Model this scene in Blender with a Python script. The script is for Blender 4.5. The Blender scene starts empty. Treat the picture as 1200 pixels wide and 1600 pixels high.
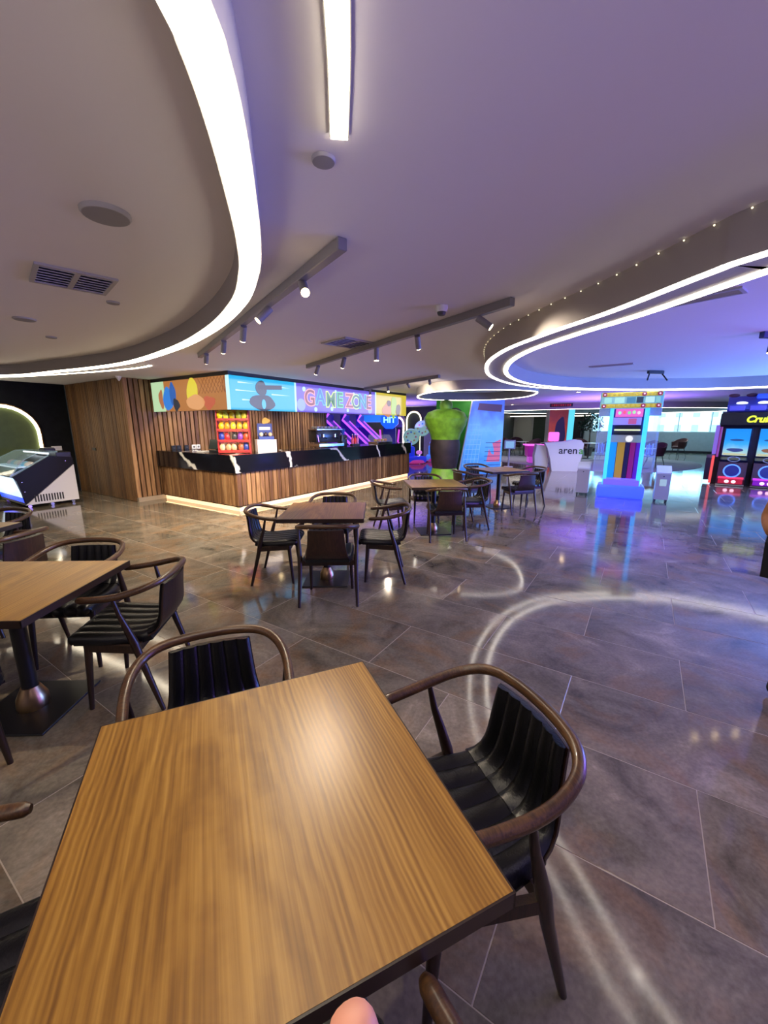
import bpy, bmesh, math, random
from mathutils import Vector, Matrix, Euler
random.seed(7)
SC = bpy.context.scene
COL = SC.collection
R = math.radians
PI = math.pi

# ------------------------------------------------------------------ camera
cd = bpy.data.cameras.new('camera')
cam = bpy.data.objects.new('camera', cd); COL.objects.link(cam)
cam.location = (0, 0, 1.6)
cam.rotation_euler = (R(90) - math.atan2(136, 620), 0, 0)
cd.sensor_fit = 'VERTICAL'; cd.sensor_height = 36.0
cd.lens = 36.0 * 620 / 1600
cd.clip_start = 0.02; cd.clip_end = 300
SC.camera = cam

# ------------------------------------------------------------------ world, exposure
w = bpy.data.worlds.new('world'); SC.world = w; w.use_nodes = True
wn = w.node_tree.nodes; bg = wn['Background']
bg.inputs['Color'].default_value = (0.46, 0.86, 1.0, 1); bg.inputs['Strength'].default_value = 2.6
SC.view_settings.view_transform = 'Standard'; SC.view_settings.look = 'None'
SC.view_settings.gamma = 1.0; SC.view_settings.use_curve_mapping = False
SC.view_settings.exposure = 1.0
try:
    SC.cycles.sample_clamp_indirect = 4.0
    SC.cycles.max_bounces = 5; SC.cycles.diffuse_bounces = 3; SC.cycles.glossy_bounces = 3; SC.cycles.transparent_max_bounces = 6
    SC.cycles.use_adaptive_sampling = True; SC.cycles.adaptive_threshold = .04
    SC.cycles.caustics_reflective = False; SC.cycles.caustics_refractive = False
except Exception:
    pass

TH = R(-33)                      # the building stands turned against the camera
CB, SB = math.cos(R(33)), math.sin(R(33))
def XY(u, v): return (u * CB + v * SB, -u * SB + v * CB)
ZC = 2.53                        # ceiling height

def area_light(name, loc, rot, size, power, col, sy=None):
    l = bpy.data.lights.new(name, 'AREA'); l.energy = power; l.color = col
    l.size = size
    if sy: l.shape = 'RECTANGLE'; l.size_y = sy
    o = bpy.data.objects.new(name, l); COL.objects.link(o)
    o.location = loc; o.rotation_euler = rot
    return o
def point_light(name, loc, power, col, rad=0.25):
    l = bpy.data.lights.new(name, 'POINT'); l.energy = power; l.color = col; l.shadow_soft_size = rad
    o = bpy.data.objects.new(name, l); COL.objects.link(o); o.location = loc
    return o
def spot_light(name, loc, target, power, col, ang=60, blend=.5, rad=.03):
    l = bpy.data.lights.new(name, 'SPOT'); l.energy = power; l.color = col
    l.spot_size = R(ang); l.spot_blend = blend; l.shadow_soft_size = rad
    o = bpy.data.objects.new(name, l); COL.objects.link(o); o.location = loc
    d = Vector(target) - Vector(loc); o.rotation_euler = d.to_track_quat('-Z', 'Y').to_euler()
    return o
# glow of the arcade hall to the right and behind the columns
VIO = (0.30, 0.16, 1.0); BLU = (0.12, 0.28, 1.0); CYA = (0.2, 0.65, 1.0)
area_light('arcade_glow', (6.2, 2.2, 1.3), (R(90), 0, R(70)), 2.2, 105, VIO, 1.6)
area_light('arcade_glow', (9.6, 5.6, 1.2), (R(135), 0, R(80)), 2.6, 420, BLU, 1.4)
area_light('window_daylight', (*XY(3.0, 29.15), 1.77), (R(90), 0, TH + R(180)), 11.8, 150, (.14, .62, 1.0), 1.1)
area_light('arcade_glow', (8.2, 14.5, 1.4), (R(180), 0, 0), 3.0, 90, VIO, 3.0)
area_light('arcade_glow', (0.2, 18.2, 1.5), (R(180), 0, 0), 3.0, 90, VIO, 3.0)

# unseen fill lights added behind the camera to brighten the ceiling
WRM = (1.0, .84, .86)
area_light('added_rear_fill', (-3.4, -2.0, .5), (R(180), 0, 0), 4.0, 36, WRM, 3.0)
area_light('added_rear_fill', (2.8, -1.8, .5), (R(180), 0, 0), 4.0, 34, (.42, .36, 1.0), 2.5)

# ------------------------------------------------------------------ materials
MATS = {}
def rgb(h):
    c = [int(h[i:i + 2], 16) / 255 for i in (0, 2, 4)]
    return tuple((x / 12.92 if x <= .04045 else ((x + .055) / 1.055) ** 2.4) for x in c)
def M(name, col=(.5, .5, .5), rough=.5, metal=0., emit=None, es=0., vary=0., scale=8., bump=0., bscale=60., coat=0., spec=.5, alpha=1., trans=0.):
    if name in MATS: return MATS[name]
    if isinstance(col, str): col = rgb(col)
    if isinstance(emit, str): emit = rgb(emit)
    m = bpy.data.materials.new(name); m.use_nodes = True
    n = m.node_tree.nodes; L = m.node_tree.links; p = n['Principled BSDF']
    p.inputs['Roughness'].default_value = rough; p.inputs['Metallic'].default_value = metal
    p.inputs['Specular IOR Level'].default_value = spec
    p.inputs['Coat Weight'].default_value = coat; p.inputs['Coat Roughness'].default_value = .08
    p.inputs['Alpha'].default_value = alpha; p.inputs['Transmission Weight'].default_value = trans
    p.inputs['Base Color'].default_value = (*col, 1)
    tc = n.new('ShaderNodeTexCoord')
    ns = n.new('ShaderNodeTexNoise'); ns.inputs['Scale'].default_value = scale; ns.inputs['Detail'].default_value = 4
    L.new(tc.outputs['Object'], ns.inputs['Vector'])
    if vary:
        r = n.new('ShaderNodeValToRGB')
        r.color_ramp.elements[0].position = .3; r.color_ramp.elements[1].position = .7
        r.color_ramp.elements[0].color = (*[c * (1 - vary) for c in col], 1)
        r.color_ramp.elements[1].color = (*[min(1, c * (1 + vary)) for c in col], 1)
        L.new(ns.outputs['Fac'], r.inputs['Fac']); L.new(r.outputs['Color'], p.inputs['Base Color'])
    if bump:
        nb = n.new('ShaderNodeTexNoise'); nb.inputs['Scale'].default_value = bscale; nb.inputs['Detail'].default_value = 3
        L.new(tc.outputs['Object'], nb.inputs['Vector'])
        b = n.new('ShaderNodeBump'); b.inputs['Strength'].default_value = bump; b.inputs['Distance'].default_value = .005
        L.new(nb.outputs['Fac'], b.inputs['Height']); L.new(b.outputs['Normal'], p.inputs['Normal'])
    if emit:
        p.inputs['Emission Color'].default_value = (*emit, 1); p.inputs['Emission Strength'].default_value = es * (.5 if es < 4 else 1)
    MATS[name] = m
    return m
def EM(col, es=1.0):                       # lit screen / lamp colour
    key = 'lit_%s_%g' % (col, es)
    return M(key, (.02, .02, .02), .3, emit=col, es=es)
def wood(name, c1, c2, c3, axis='Y', sc=1.0, rough=.35, coat=.0, fine=1.0, randomize=False, spec=.5, cathedral=False):
    if name in MATS: return MATS[name]
    m = bpy.data.materials.new(name); m.use_nodes = True
    n = m.node_tree.nodes; L = m.node_tree.links; p = n['Principled BSDF']
    p.inputs['Roughness'].default_value = rough; p.inputs['Coat Weight'].default_value = coat
    p.inputs['Specular IOR Level'].default_value = spec
    tc = n.new('ShaderNodeTexCoord'); src = tc.outputs['Object']
    if randomize:
        oi = n.new('ShaderNodeObjectInfo'); mul = n.new('ShaderNodeMath'); mul.operation = 'MULTIPLY'; mul.inputs[1].default_value = 37.
        L.new(oi.outputs['Random'], mul.inputs[0])
        ad = n.new('ShaderNodeVectorMath'); ad.operation = 'ADD'
        L.new(src, ad.inputs[0]); L.new(mul.outputs[0], ad.inputs[1]); src = ad.outputs[0]
    mp = n.new('ShaderNodeMapping'); L.new(src, mp.inputs['Vector'])
    s = [14 * sc] * 3; s['XYZ'.index(axis)] = .9 * sc
    mp.inputs['Scale'].default_value = s
    # wide figure, slowly bending
    n1 = n.new('ShaderNodeTexNoise'); n1.inputs['Scale'].default_value = .55; n1.inputs['Detail'].default_value = 2; n1.inputs['Distortion'].default_value = .5
    L.new(mp.outputs[0], n1.inputs['Vector'])
    # rings out of the figure -> cathedral lines
    mul1 = n.new('ShaderNodeMath'); mul1.operation = 'MULTIPLY'; mul1.inputs[1].default_value = 55.
    L.new(n1.outputs['Fac'], mul1.inputs[0])
    arg = mul1.outputs[0]
    if cathedral:                          # parabolic growth rings of a flat-sawn board
        mul1.inputs[1].default_value = 34.
        sx = n.new('ShaderNodeSeparateXYZ'); L.new(src, sx.inputs[0])
        def mth(op, a, b=None, c=None):
            q = n.new('ShaderNodeMath'); q.operation = op
            for i, v in enumerate((a, b, c)):
                if v is None: continue
                if isinstance(v, (int, float)): q.inputs[i].default_value = v
                else: L.new(v, q.inputs[i])
            return q.outputs[0]
        x1 = mth('ADD', sx.outputs['X'], .09); x2 = mth('MULTIPLY', x1, x1)
        x2 = mth('MULTIPLY', x2, 760.); arg = mth('ADD', arg, x2)
        nw = n.new('ShaderNodeTexNoise'); nw.inputs['Scale'].default_value = 9.; nw.inputs['Detail'].default_value = 3; L.new(src, nw.inputs['Vector'])
        arg = mth('MULTIPLY_ADD', nw.outputs['Fac'], 7., arg)
        arg = mth('MULTIPLY_ADD', sx.outputs['Y'], 17., arg)
    sn = n.new('ShaderNodeMath'); sn.operation = 'SINE'; L.new(arg, sn.inputs[0])
    # fibre
    mp2 = n.new('ShaderNodeMapping'); L.new(src, mp2.inputs['Vector'])
    s2 = [120 * sc * fine] * 3; s2['XYZ'.index(axis)] = 2.2 * sc
    mp2.inputs['Scale'].default_value = s2
    n2 = n.new('ShaderNodeTexNoise'); n2.inputs['Scale'].default_value = 1.; n2.inputs['Detail'].default_value = 3
    L.new(mp2.outputs[0], n2.inputs['Vector'])
    a = n.new('ShaderNodeMath'); a.operation = 'MULTIPLY_ADD'; a.inputs[1].default_value = .085 if cathedral else .07; L.new(sn.outputs[0], a.inputs[0])
    n2m = n.new('ShaderNodeMath'); n2m.operation = 'MULTIPLY_ADD'; n2m.inputs[1].default_value = .62; n2m.inputs[2].default_value = .19; L.new(n2.outputs['Fac'], n2m.inputs[0]); L.new(n2m.outputs[0], a.inputs[2])
    b = n.new('ShaderNodeMath'); b.operation = 'MULTIPLY_ADD'; b.inputs[1].default_value = .5; L.new(n1.outputs['Fac'], b.inputs[0]); L.new(a.outputs[0], b.inputs[2])
    if randomize:
        c = n.new('ShaderNodeMath'); c.operation = 'MULTIPLY_ADD'; c.inputs[1].default_value = .34; L.new(oi.outputs['Random'], c.inputs[0]); L.new(b.outputs[0], c.inputs[2])
        b = n.new('ShaderNodeMath'); b.operation = 'SUBTRACT'; b.inputs[1].default_value = .17; L.new(c.outputs[0], b.inputs[0])
    r = n.new('ShaderNodeValToRGB'); e = r.color_ramp.elements
    e[0].position = .50; e[0].color = (*rgb(c1), 1); e[1].position = .98; e[1].color = (*rgb(c3), 1)
    k = r.color_ramp.elements.new(.74); k.color = (*rgb(c2), 1)
    L.new(b.outputs[0], r.inputs['Fac'])
    L.new(r.outputs['Color'], p.inputs['Base Color'])
    bp = n.new('ShaderNodeBump'); bp.inputs['Strength'].default_value = .12; bp.inputs['Distance'].default_value = .002
    L.new(n2.outputs['Fac'], bp.inputs['Height']); L.new(bp.outputs['Normal'], p.inputs['Normal'])
    MATS[name] = m
    return m
def tile_mat():
    m = bpy.data.materials.new('stone_tile'); m.use_nodes = True
    n = m.node_tree.nodes; L = m.node_tree.links; p = n['Principled BSDF']
    g = n.new('ShaderNodeNewGeometry'); oi = n.new('ShaderNodeObjectInfo')
    ad = n.new('ShaderNodeMath'); ad.operation = 'ADD'; L.new(g.outputs['Random Per Island'], ad.inputs[0]); L.new(oi.outputs['Random'], ad.inputs[1])
    mu = n.new('ShaderNodeMath'); mu.operation = 'MULTIPLY'; mu.inputs[1].default_value = 43.; L.new(ad.outputs[0], mu.inputs[0])
    va = n.new('ShaderNodeVectorMath'); va.operation = 'ADD'; L.new(g.outputs['Position'], va.inputs[0]); L.new(mu.outputs[0], va.inputs[1])
    def noise(sc, det, dist=0., rg=.5):
        t = n.new('ShaderNodeTexNoise'); t.inputs['Scale'].default_value = sc; t.inputs['Detail'].default_value = det
        t.inputs['Distortion'].default_value = dist; t.inputs['Roughness'].default_value = rg
        L.new(va.outputs[0], t.inputs['Vector']); return t
    a = noise(2.2, 8, .8, .66)
    r = n.new('ShaderNodeValToRGB'); e = r.color_ramp.elements
    e[0].position = .30; e[0].color = (*rgb('4b463e'), 1); e[1].position = .74; e[1].color = (*rgb('a09788'), 1)
    k = e.new(.48); k.color = (*rgb('6f685c'), 1); k = e.new(.60); k.color = (*rgb('7f7568'), 1)
    L.new(a.outputs['Fac'], r.inputs['Fac'])
    b = noise(1.5, 5, 1.5, .6)
    r2 = n.new('ShaderNodeValToRGB'); r2.color_ramp.elements[0].position = .50; r2.color_ramp.elements[1].position = .72
    r2.color_ramp.elements[0].color = (0, 0, 0, 1); r2.color_ramp.elements[1].color = (.62, .62, .62, 1)
    L.new(b.outputs['Fac'], r2.inputs['Fac'])
    mx = n.new('ShaderNodeMix'); mx.data_type = 'RGBA'
    L.new(r2.outputs['Color'], mx.inputs[0]); L.new(r.outputs['Color'], mx.inputs[6]); mx.inputs[7].default_value = (*rgb('876643'), 1)
    f = noise(60, 3)
    mx2 = n.new('ShaderNodeMix'); mx2.data_type = 'RGBA'; mx2.blend_type = 'OVERLAY'; mx2.inputs[0].default_value = .35
    L.new(mx.outputs[2], mx2.inputs[6]); L.new(f.outputs['Fac'], mx2.inputs[7])
    L.new(mx2.outputs[2], p.inputs['Base Color'])
    mr = n.new('ShaderNodeMapRange'); mr.inputs[3].default_value = .035; mr.inputs[4].default_value = .14
    L.new(a.outputs['Fac'], mr.inputs[0]); L.new(mr.outputs[0], p.inputs['Roughness'])
    p.inputs['Specular IOR Level'].default_value = .38
    bp = n.new('ShaderNodeBump'); bp.inputs['Strength'].default_value = .025; bp.inputs['Distance'].default_value = .004
    nb = noise(7, 3); L.new(nb.outputs['Fac'], bp.inputs['Height']); L.new(bp.outputs['Normal'], p.inputs['Normal'])
    MATS['tile'] = m
    return m
def marble_mat():
    m = bpy.data.materials.new('black_marble'); m.use_nodes = True
    n = m.node_tree.nodes; L = m.node_tree.links; p = n['Principled BSDF']
    p.inputs['Roughness'].default_value = .12
    tc = n.new('ShaderNodeTexCoord')
    ns = n.new('ShaderNodeTexNoise'); ns.inputs['Scale'].default_value = 1.2; ns.inputs['Detail'].default_value = 4
    L.new(tc.outputs['Object'], ns.inputs['Vector'])
    vm = n.new('ShaderNodeVectorMath'); vm.operation = 'MULTIPLY_ADD'; vm.inputs[1].default_value = (.9, .9, .9)
    L.new(ns.outputs['Color'], vm.inputs[0]); L.new(tc.outputs['Object'], vm.inputs[2])
    wv = n.new('ShaderNodeTexWave'); wv.bands_direction = 'DIAGONAL'; wv.inputs['Scale'].default_value = .42; wv.inputs['Distortion'].default_value = 1.2; wv.inputs['Detail'].default_value = 2
    L.new(vm.outputs[0], wv.inputs['Vector'])
    r = n.new('ShaderNodeValToRGB'); e = r.color_ramp.elements
    e[0].position = .972; e[0].color = (.006, .006, .009, 1); e[1].position = .997; e[1].color = (.75, .75, .72, 1)
    L.new(wv.outputs['Fac'], r.inputs['Fac']); L.new(r.outputs['Color'], p.inputs['Base Color'])
    MATS['marble'] = m
    return m
TILE = tile_mat(); MARBLE = marble_mat()
OAK = wood('oak_top', '664316', '8b6325', 'a88039', 'Y', 1.0, .33, 0, cathedral=True)
OAKE = M('dark_edge', '2a1d17', .35)
WALNUT = wood('walnut', '150c08', '26170f', '382418', 'Z', 2.0, .36, 0)
RAILW = wood('walnut_rail', '2c1a0e', '48301c', '624427', 'X', 2.0, .33, .1)
VENEER = wood('veneer', '1c110b', '2e1c13', '40291b', 'Z', 1.5, .4)
SLAT = wood('slat_wood', '4e331e', '7a5737', 'a07c54', 'Z', 1.2, .5, 0, 1., True)
SLATD = wood('slat_wood_dark', '4a2f1b', '684627', '84603a', 'Z', 1.2, .5, 0, 1., True)
LEATHER = M('black_leather', (.003, .003, .0035), .30, bump=.25, bscale=140, spec=.45)
BLACKM = M('black_metal', (.008, .008, .009), .38)
BRASS = M('brass', (.45, .29, .15), .3, 1.0, vary=.15)
PLASTER = M('ceiling_paint', (.78, .755, .76), .75, bump=.03)
RINGP = M('ring_paint', (.36, .335, .33), .7)
BLACKW = M('black_wall', (.006, .007, .009), .75, vary=.3, spec=.15)
WHITEP = M('white_plastic', (.75, .75, .75), .35)
GREYP = M('grey_paint', (.35, .36, .38), .6)
DARK = M('dark_plastic', (.012, .012, .014), .4)
LEDW = M('led_strip', (.9, .9, .9), .5, emit='fff0d2', es=8.0)
LEDC = M('led_strip_cool', (.9, .9, .9), .5, emit='fff4e4', es=5.0)
LEDWARM = M('led_warm', (.9, .8, .7), .5, emit='ffcf94', es=6.0)
LAMP = M('lamp_face', (.9, .9, .9), .3, emit='ffdca4', es=22.0)
GLASS = M('clear_glass', (.85, .95, 1.0), .03, alpha=.12)
CHROME = M('chrome', (.7, .7, .72), .15, 1.0)

# ------------------------------------------------------------------ mesh helpers
class MB:
    def __init__(s): s.bm = bmesh.new()
    def box(s, c, d, rz=0., bev=0., seg=2, rot=None):
        mt = Matrix.Translation(c) @ (rot.to_matrix().to_4x4() if rot else Matrix.Rotation(rz, 4, 'Z')) @ Matrix.Diagonal((*d, 1))
        r = bmesh.ops.create_cube(s.bm, size=1.0, matrix=mt)
        if bev:
            es = list({e for v in r['verts'] for e in v.link_edges})
            bmesh.ops.bevel(s.bm, geom=es, offset=bev, segments=seg, affect='EDGES', profile=.5)
        return s
    def tube(s, pts, rad, seg=10, closed=False, flat=1.0):
        pts = [Vector(p) for p in pts]; n = len(pts)
        if not hasattr(rad, '__len__'): rad = [rad] * n
        rings = []; up = None
        for i, p in enumerate(pts):
            if closed: t = pts[(i + 1) % n] - pts[i - 1]
            else: t = pts[min(i + 1, n - 1)] - pts[max(i - 1, 0)]
            t.normalize()
            if up is None:
                up = Vector((0, 0, 1)) if abs(t.z) < .9 else Vector((1, 0, 0))
            sd = t.cross(up).normalized(); up = sd.cross(t).normalized()
            rings.append([s.bm.verts.new(p + (sd * math.cos(2 * PI * k / seg) + up * flat * math.sin(2 * PI * k / seg)) * rad[i]) for k in range(seg)])
        for i in range(n if closed else n - 1):
            a, b = rings[i], rings[(i + 1) % n]
            for k in range(seg): s.bm.faces.new((a[k], a[(k + 1) % seg], b[(k + 1) % seg], b[k]))
        if not closed:
            s.bm.faces.new(list(reversed(rings[0]))); s.bm.faces.new(rings[-1])
        return s
    def lathe(s, prof, o=(0, 0, 0), seg=20, axis='Z'):
        o = Vector(o); rings = []
        def P(r, h, a):
            x, y = r * math.cos(a), r * math.sin(a)
            return o + (Vector((x, y, h)) if axis == 'Z' else Vector((x, -h, y)) if axis == 'Y' else Vector((h, x, y)))
        for r, h in prof:
            if r < 1e-6: rings.append([s.bm.verts.new(P(0, h, 0))])
            else: rings.append([s.bm.verts.new(P(r, h, 2 * PI * k / seg)) for k in range(seg)])
        for a, b in zip(rings, rings[1:]):
            for k in range(seg):
                k2 = (k + 1) % seg
                if len(a) == 1 and len(b) == 1: continue
                if len(a) == 1: s.bm.faces.new((a[0], b[k2], b[k]))
                elif len(b) == 1: s.bm.faces.new((a[k], a[k2], b[0]))
                else: s.bm.faces.new((a[k], a[k2], b[k2], b[k]))
        if len(rings[0]) > 1: s.bm.faces.new(list(reversed(rings[0])))
        if len(rings[-1]) > 1: s.bm.faces.new(rings[-1])
        return s
    def prism(s, poly, a0, a1, axis='Z', off=(0, 0, 0)):
        # poly: 2-D outline; axis: direction of the thickness. X: poly=(y,z)  Y: poly=(x,z)  Z: poly=(x,y)
        off = Vector(off)
        def P(p, h):
            return off + Vector((p[0], p[1], h) if axis == 'Z' else (p[0], h, p[1]) if axis == 'Y' else (h, p[0], p[1]))
        a = [s.bm.verts.new(P(p, a0)) for p in poly]; b = [s.bm.verts.new(P(p, a1)) for p in poly]
        n = len(poly)
        for i in range(n): s.bm.faces.new((a[i], a[(i + 1) % n], b[(i + 1) % n], b[i]))
        s.bm.faces.new(list(reversed(a))); s.bm.faces.new(b)
        return s
    def sphere(s, c, r, sc=(1, 1, 1), u=14, v=8):
        mt = Matrix.Translation(c) @ Matrix.Diagonal((*[r * k for k in sc], 1))
        bmesh.ops.create_uvsphere(s.bm, u_segments=u, v_segments=v, radius=1.0, matrix=mt); return s
    def band(s, inner, outer, z0, z1):
        # closed band between two closed outlines
        n = len(inner)
        V = [[s.bm.verts.new((p[0], p[1], z)) for p in ring] for ring, z in ((inner, z0), (outer, z0), (outer, z1), (inner, z1))]
        for i in range(n):
            j = (i + 1) % n
            for q in range(4):
                a, b = V[q], V[(q + 1) % 4]
                s.bm.faces.new((a[i], a[j], b[j], b[i]))
        return s
    def build(s, name, mat, parent=None, smooth=False, auto=True):
        bmesh.ops.recalc_face_normals(s.bm, faces=s.bm.faces)
        me = bpy.data.meshes.new(name); s.bm.to_mesh(me); s.bm.free()
        if smooth:
            for p in me.polygons: p.use_smooth = True
            if auto:
                try: me.set_sharp_from_angle(angle=R(40))
                except Exception: pass
        me.materials.append(mat)
        o = bpy.data.objects.new(name, me); COL.objects.link(o)
        if parent: o.parent = parent
        return o
def thing(name, label, cat, loc=(0, 0, 0), rz=0., group=None):
    o = bpy.data.objects.new(name, None); COL.objects.link(o); o.empty_display_size = .1
    o.location = loc; o.rotation_euler = (0, 0, rz)
    return tag(o, label, cat, group)
def tag(o, label, cat, group=None, kind=None):
    if label: o['label'] = label
    if cat: o['category'] = cat
    if group: o['group'] = group
    if kind: o['kind'] = kind
    return o
def struct(o, label, cat): return tag(o, label, cat, None, 'structure')
def dup(root, loc, rz, label=None, group=None):
    r = root.copy(); COL.objects.link(r); r.location = loc; r.rotation_euler = (0, 0, rz)
    if label: r['label'] = label
    if group: r['group'] = group
    for ch in list(root.children):
        c = ch.copy(); COL.objects.link(c); c.parent = r
        for g in list(ch.children):
            d = g.copy(); COL.objects.link(d); d.parent = c
    return r
def inst(src, name, parent, loc=(0, 0, 0), rz=0., mat=None, scale=None):
    # another object on the same mesh data
    o = bpy.data.objects.new(name, src.data); COL.objects.link(o)
    o.parent = parent; o.location = loc; o.rotation_euler = (0, 0, rz)
    if scale: o.scale = scale
    return o
def crom(P, n=8, closed=True):
    P = [Vector(p) for p in P]; out = []; N = len(P)
    rng = range(N) if closed else range(N - 1)
    for i in rng:
        if closed: a, b, c, d = P[i - 1], P[i], P[(i + 1) % N], P[(i + 2) % N]
        else: a, b, c, d = P[max(i - 1, 0)], P[i], P[i + 1], P[min(i + 2, N - 1)]
        for k in range(n):
            t = k / n
            out.append(.5 * ((2 * b) + (c - a) * t + (2 * a - 5 * b + 4 * c - d) * t * t + (3 * b - a - 3 * c + d) * t ** 3))
    if not closed: out.append(P[-1])
    return out
def offset(P, d, closed=True):
    # d > 0: to the left of the direction of travel
    n = len(P); out = []
    for i in range(n):
        if closed: t = P[(i + 1) % n] - P[i - 1]
        else: t = P[min(i + 1, n - 1)] - P[max(i - 1, 0)]
        t = Vector((t.x, t.y)).normalized()
        out.append(Vector((P[i].x - t.y * d, P[i].y + t.x * d)))
    return out
def text_mesh(txt, size, depth=.004, bold=0., font_shear=0.):
    cu = bpy.data.curves.new('txt', 'FONT'); cu.body = txt; cu.size = size; cu.extrude = depth; cu.offset = bold
    cu.align_x = 'CENTER'; cu.align_y = 'CENTER'; cu.shear = font_shear
    o = bpy.data.objects.new('txt', cu); COL.objects.link(o)
    bpy.context.view_layer.update()
    dg = bpy.context.evaluated_depsgraph_get()
    me = bpy.data.meshes.new_from_object(o.evaluated_get(dg))
    bpy.data.objects.remove(o); bpy.data.curves.remove(cu)
    return me
def lettering(name, txt, size, mat, parent, loc, rot, depth=.004, bold=0., shear=0.):
    me = text_mesh(txt, size, depth, bold, shear); me.name = name; me.materials.clear(); me.materials.append(mat)
    o = bpy.data.objects.new(name, me); COL.objects.link(o); o.parent = parent
    o.location = loc; o.rotation_euler = rot
    return o
#=STRUCTURE=
# ================================================================== SETTING
UW0, UW1, VW0, VW1 = -11.7, 9.0, -6.5, 29.3
GROUT = M('grout', 'a2968a', .7)
floor = MB().box(((UW0 + UW1) / 2, (VW0 + VW1) / 2, -.061), (UW1 - UW0 + .4, VW1 - VW0 + .4, .1196)).build('floor', GROUT)
floor.rotation_euler = (0, 0, TH); struct(floor, 'large stone tile floor with thin pale joints', 'floor')
def in_view(x, y, z=0.):
    d = y * math.cos(.2160) - (z - 1.6) * math.sin(.2160)
    if d < .05: return False
    u = 600 + 620 * x / d; v = 800 - 620 * (y * math.sin(.2160) + (z - 1.6) * math.cos(.2160)) / d
    return -150 < u < 1350 and v < 1800
tiles = []
for k in range(-17, 47):
    v0 = 2.6 + .6 * k; off = .375 if k % 2 == 0 else -.225
    for n in range(-12, 9):
        u0 = off + 1.2 * n
        a, b = max(u0, UW0), min(u0 + 1.2, UW1); c, d = max(v0, VW0), min(v0 + .6, VW1)
        if b - a < .05 or d - c < .05: continue
        x, y = XY((a + b) / 2, (c + d) / 2)
        full = (b - a > 1.19 and d - c > .59)
        tiles.append((math.hypot(x, y) if in_view(x, y) and full else 1e3 + math.hypot(x, y), a, b, c, d))
tiles.sort()
G = .0020
tile0 = None
rest = MB()
for i, (q, a, b, c, d) in enumerate(tiles):
    if i < 290 and q < 1e3:
        if tile0 is None:
            tb = MB(); tb.box((0, 0, -.006), (1.2 - 2 * G, .6 - 2 * G, .012))
            top = [e for e in tb.bm.edges if all(v.co.z > -.001 for v in e.verts)]
            bmesh.ops.bevel(tb.bm, geom=top, offset=.0015, segments=1, affect='EDGES')
            tile0 = tb.build('tile', TILE, floor); tile0.location = ((a + b) / 2, (c + d) / 2, 0)
        else:
            inst(tile0, 'tile', floor, ((a + b) / 2, (c + d) / 2, random.uniform(-.0004, .0004)))
    else:
        rest.box(((a + b) / 2, (c + d) / 2, -.006), (b - a - 2 * G, d - c - 2 * G, .012))
tag(rest.build('tile', TILE, floor), None, None, None, 'stuff')

ceil = MB().box(((UW0 + UW1) / 2, (VW0 + VW1) / 2, ZC + .1), (UW1 - UW0 + .4, VW1 - VW0 + .4, .2)).build('ceiling', PLASTER)
ceil.rotation_euler = (0, 0, TH); struct(ceil, 'smooth pale plaster ceiling above the food court', 'ceiling')

def wallbox(name, u0, u1, v0, v1, mat, label, z0=0., z1=ZC):
    o = MB().box(((u0 + u1) / 2, (v0 + v1) / 2, (z0 + z1) / 2), (u1 - u0, v1 - v0, z1 - z0)).build(name, mat)
    o.rotation_euler = (0, 0, TH); return struct(o, label, 'wall')
NAVY = M('navy_wall', (.006, .008, .03), .5, vary=.3)
WALLG = M('pale_wall', (.45, .47, .48), .6, vary=.05)
wall_left = wallbox('wall_left', UW0 - .2, UW0, VW0, 4.1, BLACKW, 'matt black wall behind the freezer with the glowing arch')
wall_counter = wallbox('wall_counter', UW0 - .2, -8.93, 4.13, 10.2, M('slat_backing', (.02, .013, .008), .7), 'wall clad in upright wooden slats behind the counter')
wallbox('wall_back_left', UW0 - .2, -8.0, 19.0, 19.2, M('dark_far_wall', (.03, .035, .03), .6, vary=.2), 'dark far wall with pale arched niches behind the rides')
wallbox('wall_side', -8.2, -8.0, 19.2, VW1, M('dark_far_wall2', (.05, .055, .05), .6), 'dark side wall beyond the printed column')
wallbox('wall_outer_left', UW0 - .2, UW0, 10.2, 19.0, NAVY, 'dark blue wall behind the glowing arcade machines')
wallbox('wall_right', UW1, UW1 + .2, VW0, VW1, GREYP, 'grey wall at the right end of the hall')
wallbox('wall_rear', UW0, UW1, VW0 - .2, VW0, GREYP, 'grey wall behind the dining tables')
wf = wallbox('wall_far', -8.0, UW1, VW1, VW1 + .2, WALLG, 'pale wall below the long window', 0, 1.18)
wallbox('wall_far_left', -8.0, -3.0, VW1, VW1 + .2, WALLG, 'pale wall beside the long window', 1.18, ZC)
wallbox('wall_far_header', -3.0, UW1, VW1, VW1 + .2, WALLG, 'pale header above the long window', 2.36, ZC)
bb = MB().box((3.0, VW1 - .02, .06), (12, .03, .12)).build('baseboard_far', DARK); bb.rotation_euler = (0, 0, TH); struct(bb, 'dark skirting under the long window', 'baseboard')
win = MB()
for k in range(0, 9): win.box((-3 + 1.5 * k, VW1 + .1, 1.77), (.06, .08, 1.18))
win.box((3, VW1 + .1, 1.2), (12, .1, .05)); win.box((3, VW1 + .1, 2.34), (12, .1, .05))
win = win.build('window_1', WHITEP); win.rotation_euler = (0, 0, TH); struct(win, 'long bright window along the far wall', 'window')
PANE = M('window_glass', (.9, .97, 1), .02, alpha=.08)
p0 = None
for k in range(8):
    c = (-2.25 + 1.5 * k, VW1 + .1, 1.77)
    if p0 is None: p0 = MB().box((0, 0, 0), (1.44, .012, 1.13)).build('pane', PANE, win); p0.location = c
    else: inst(p0, 'pane', win, c)
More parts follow.
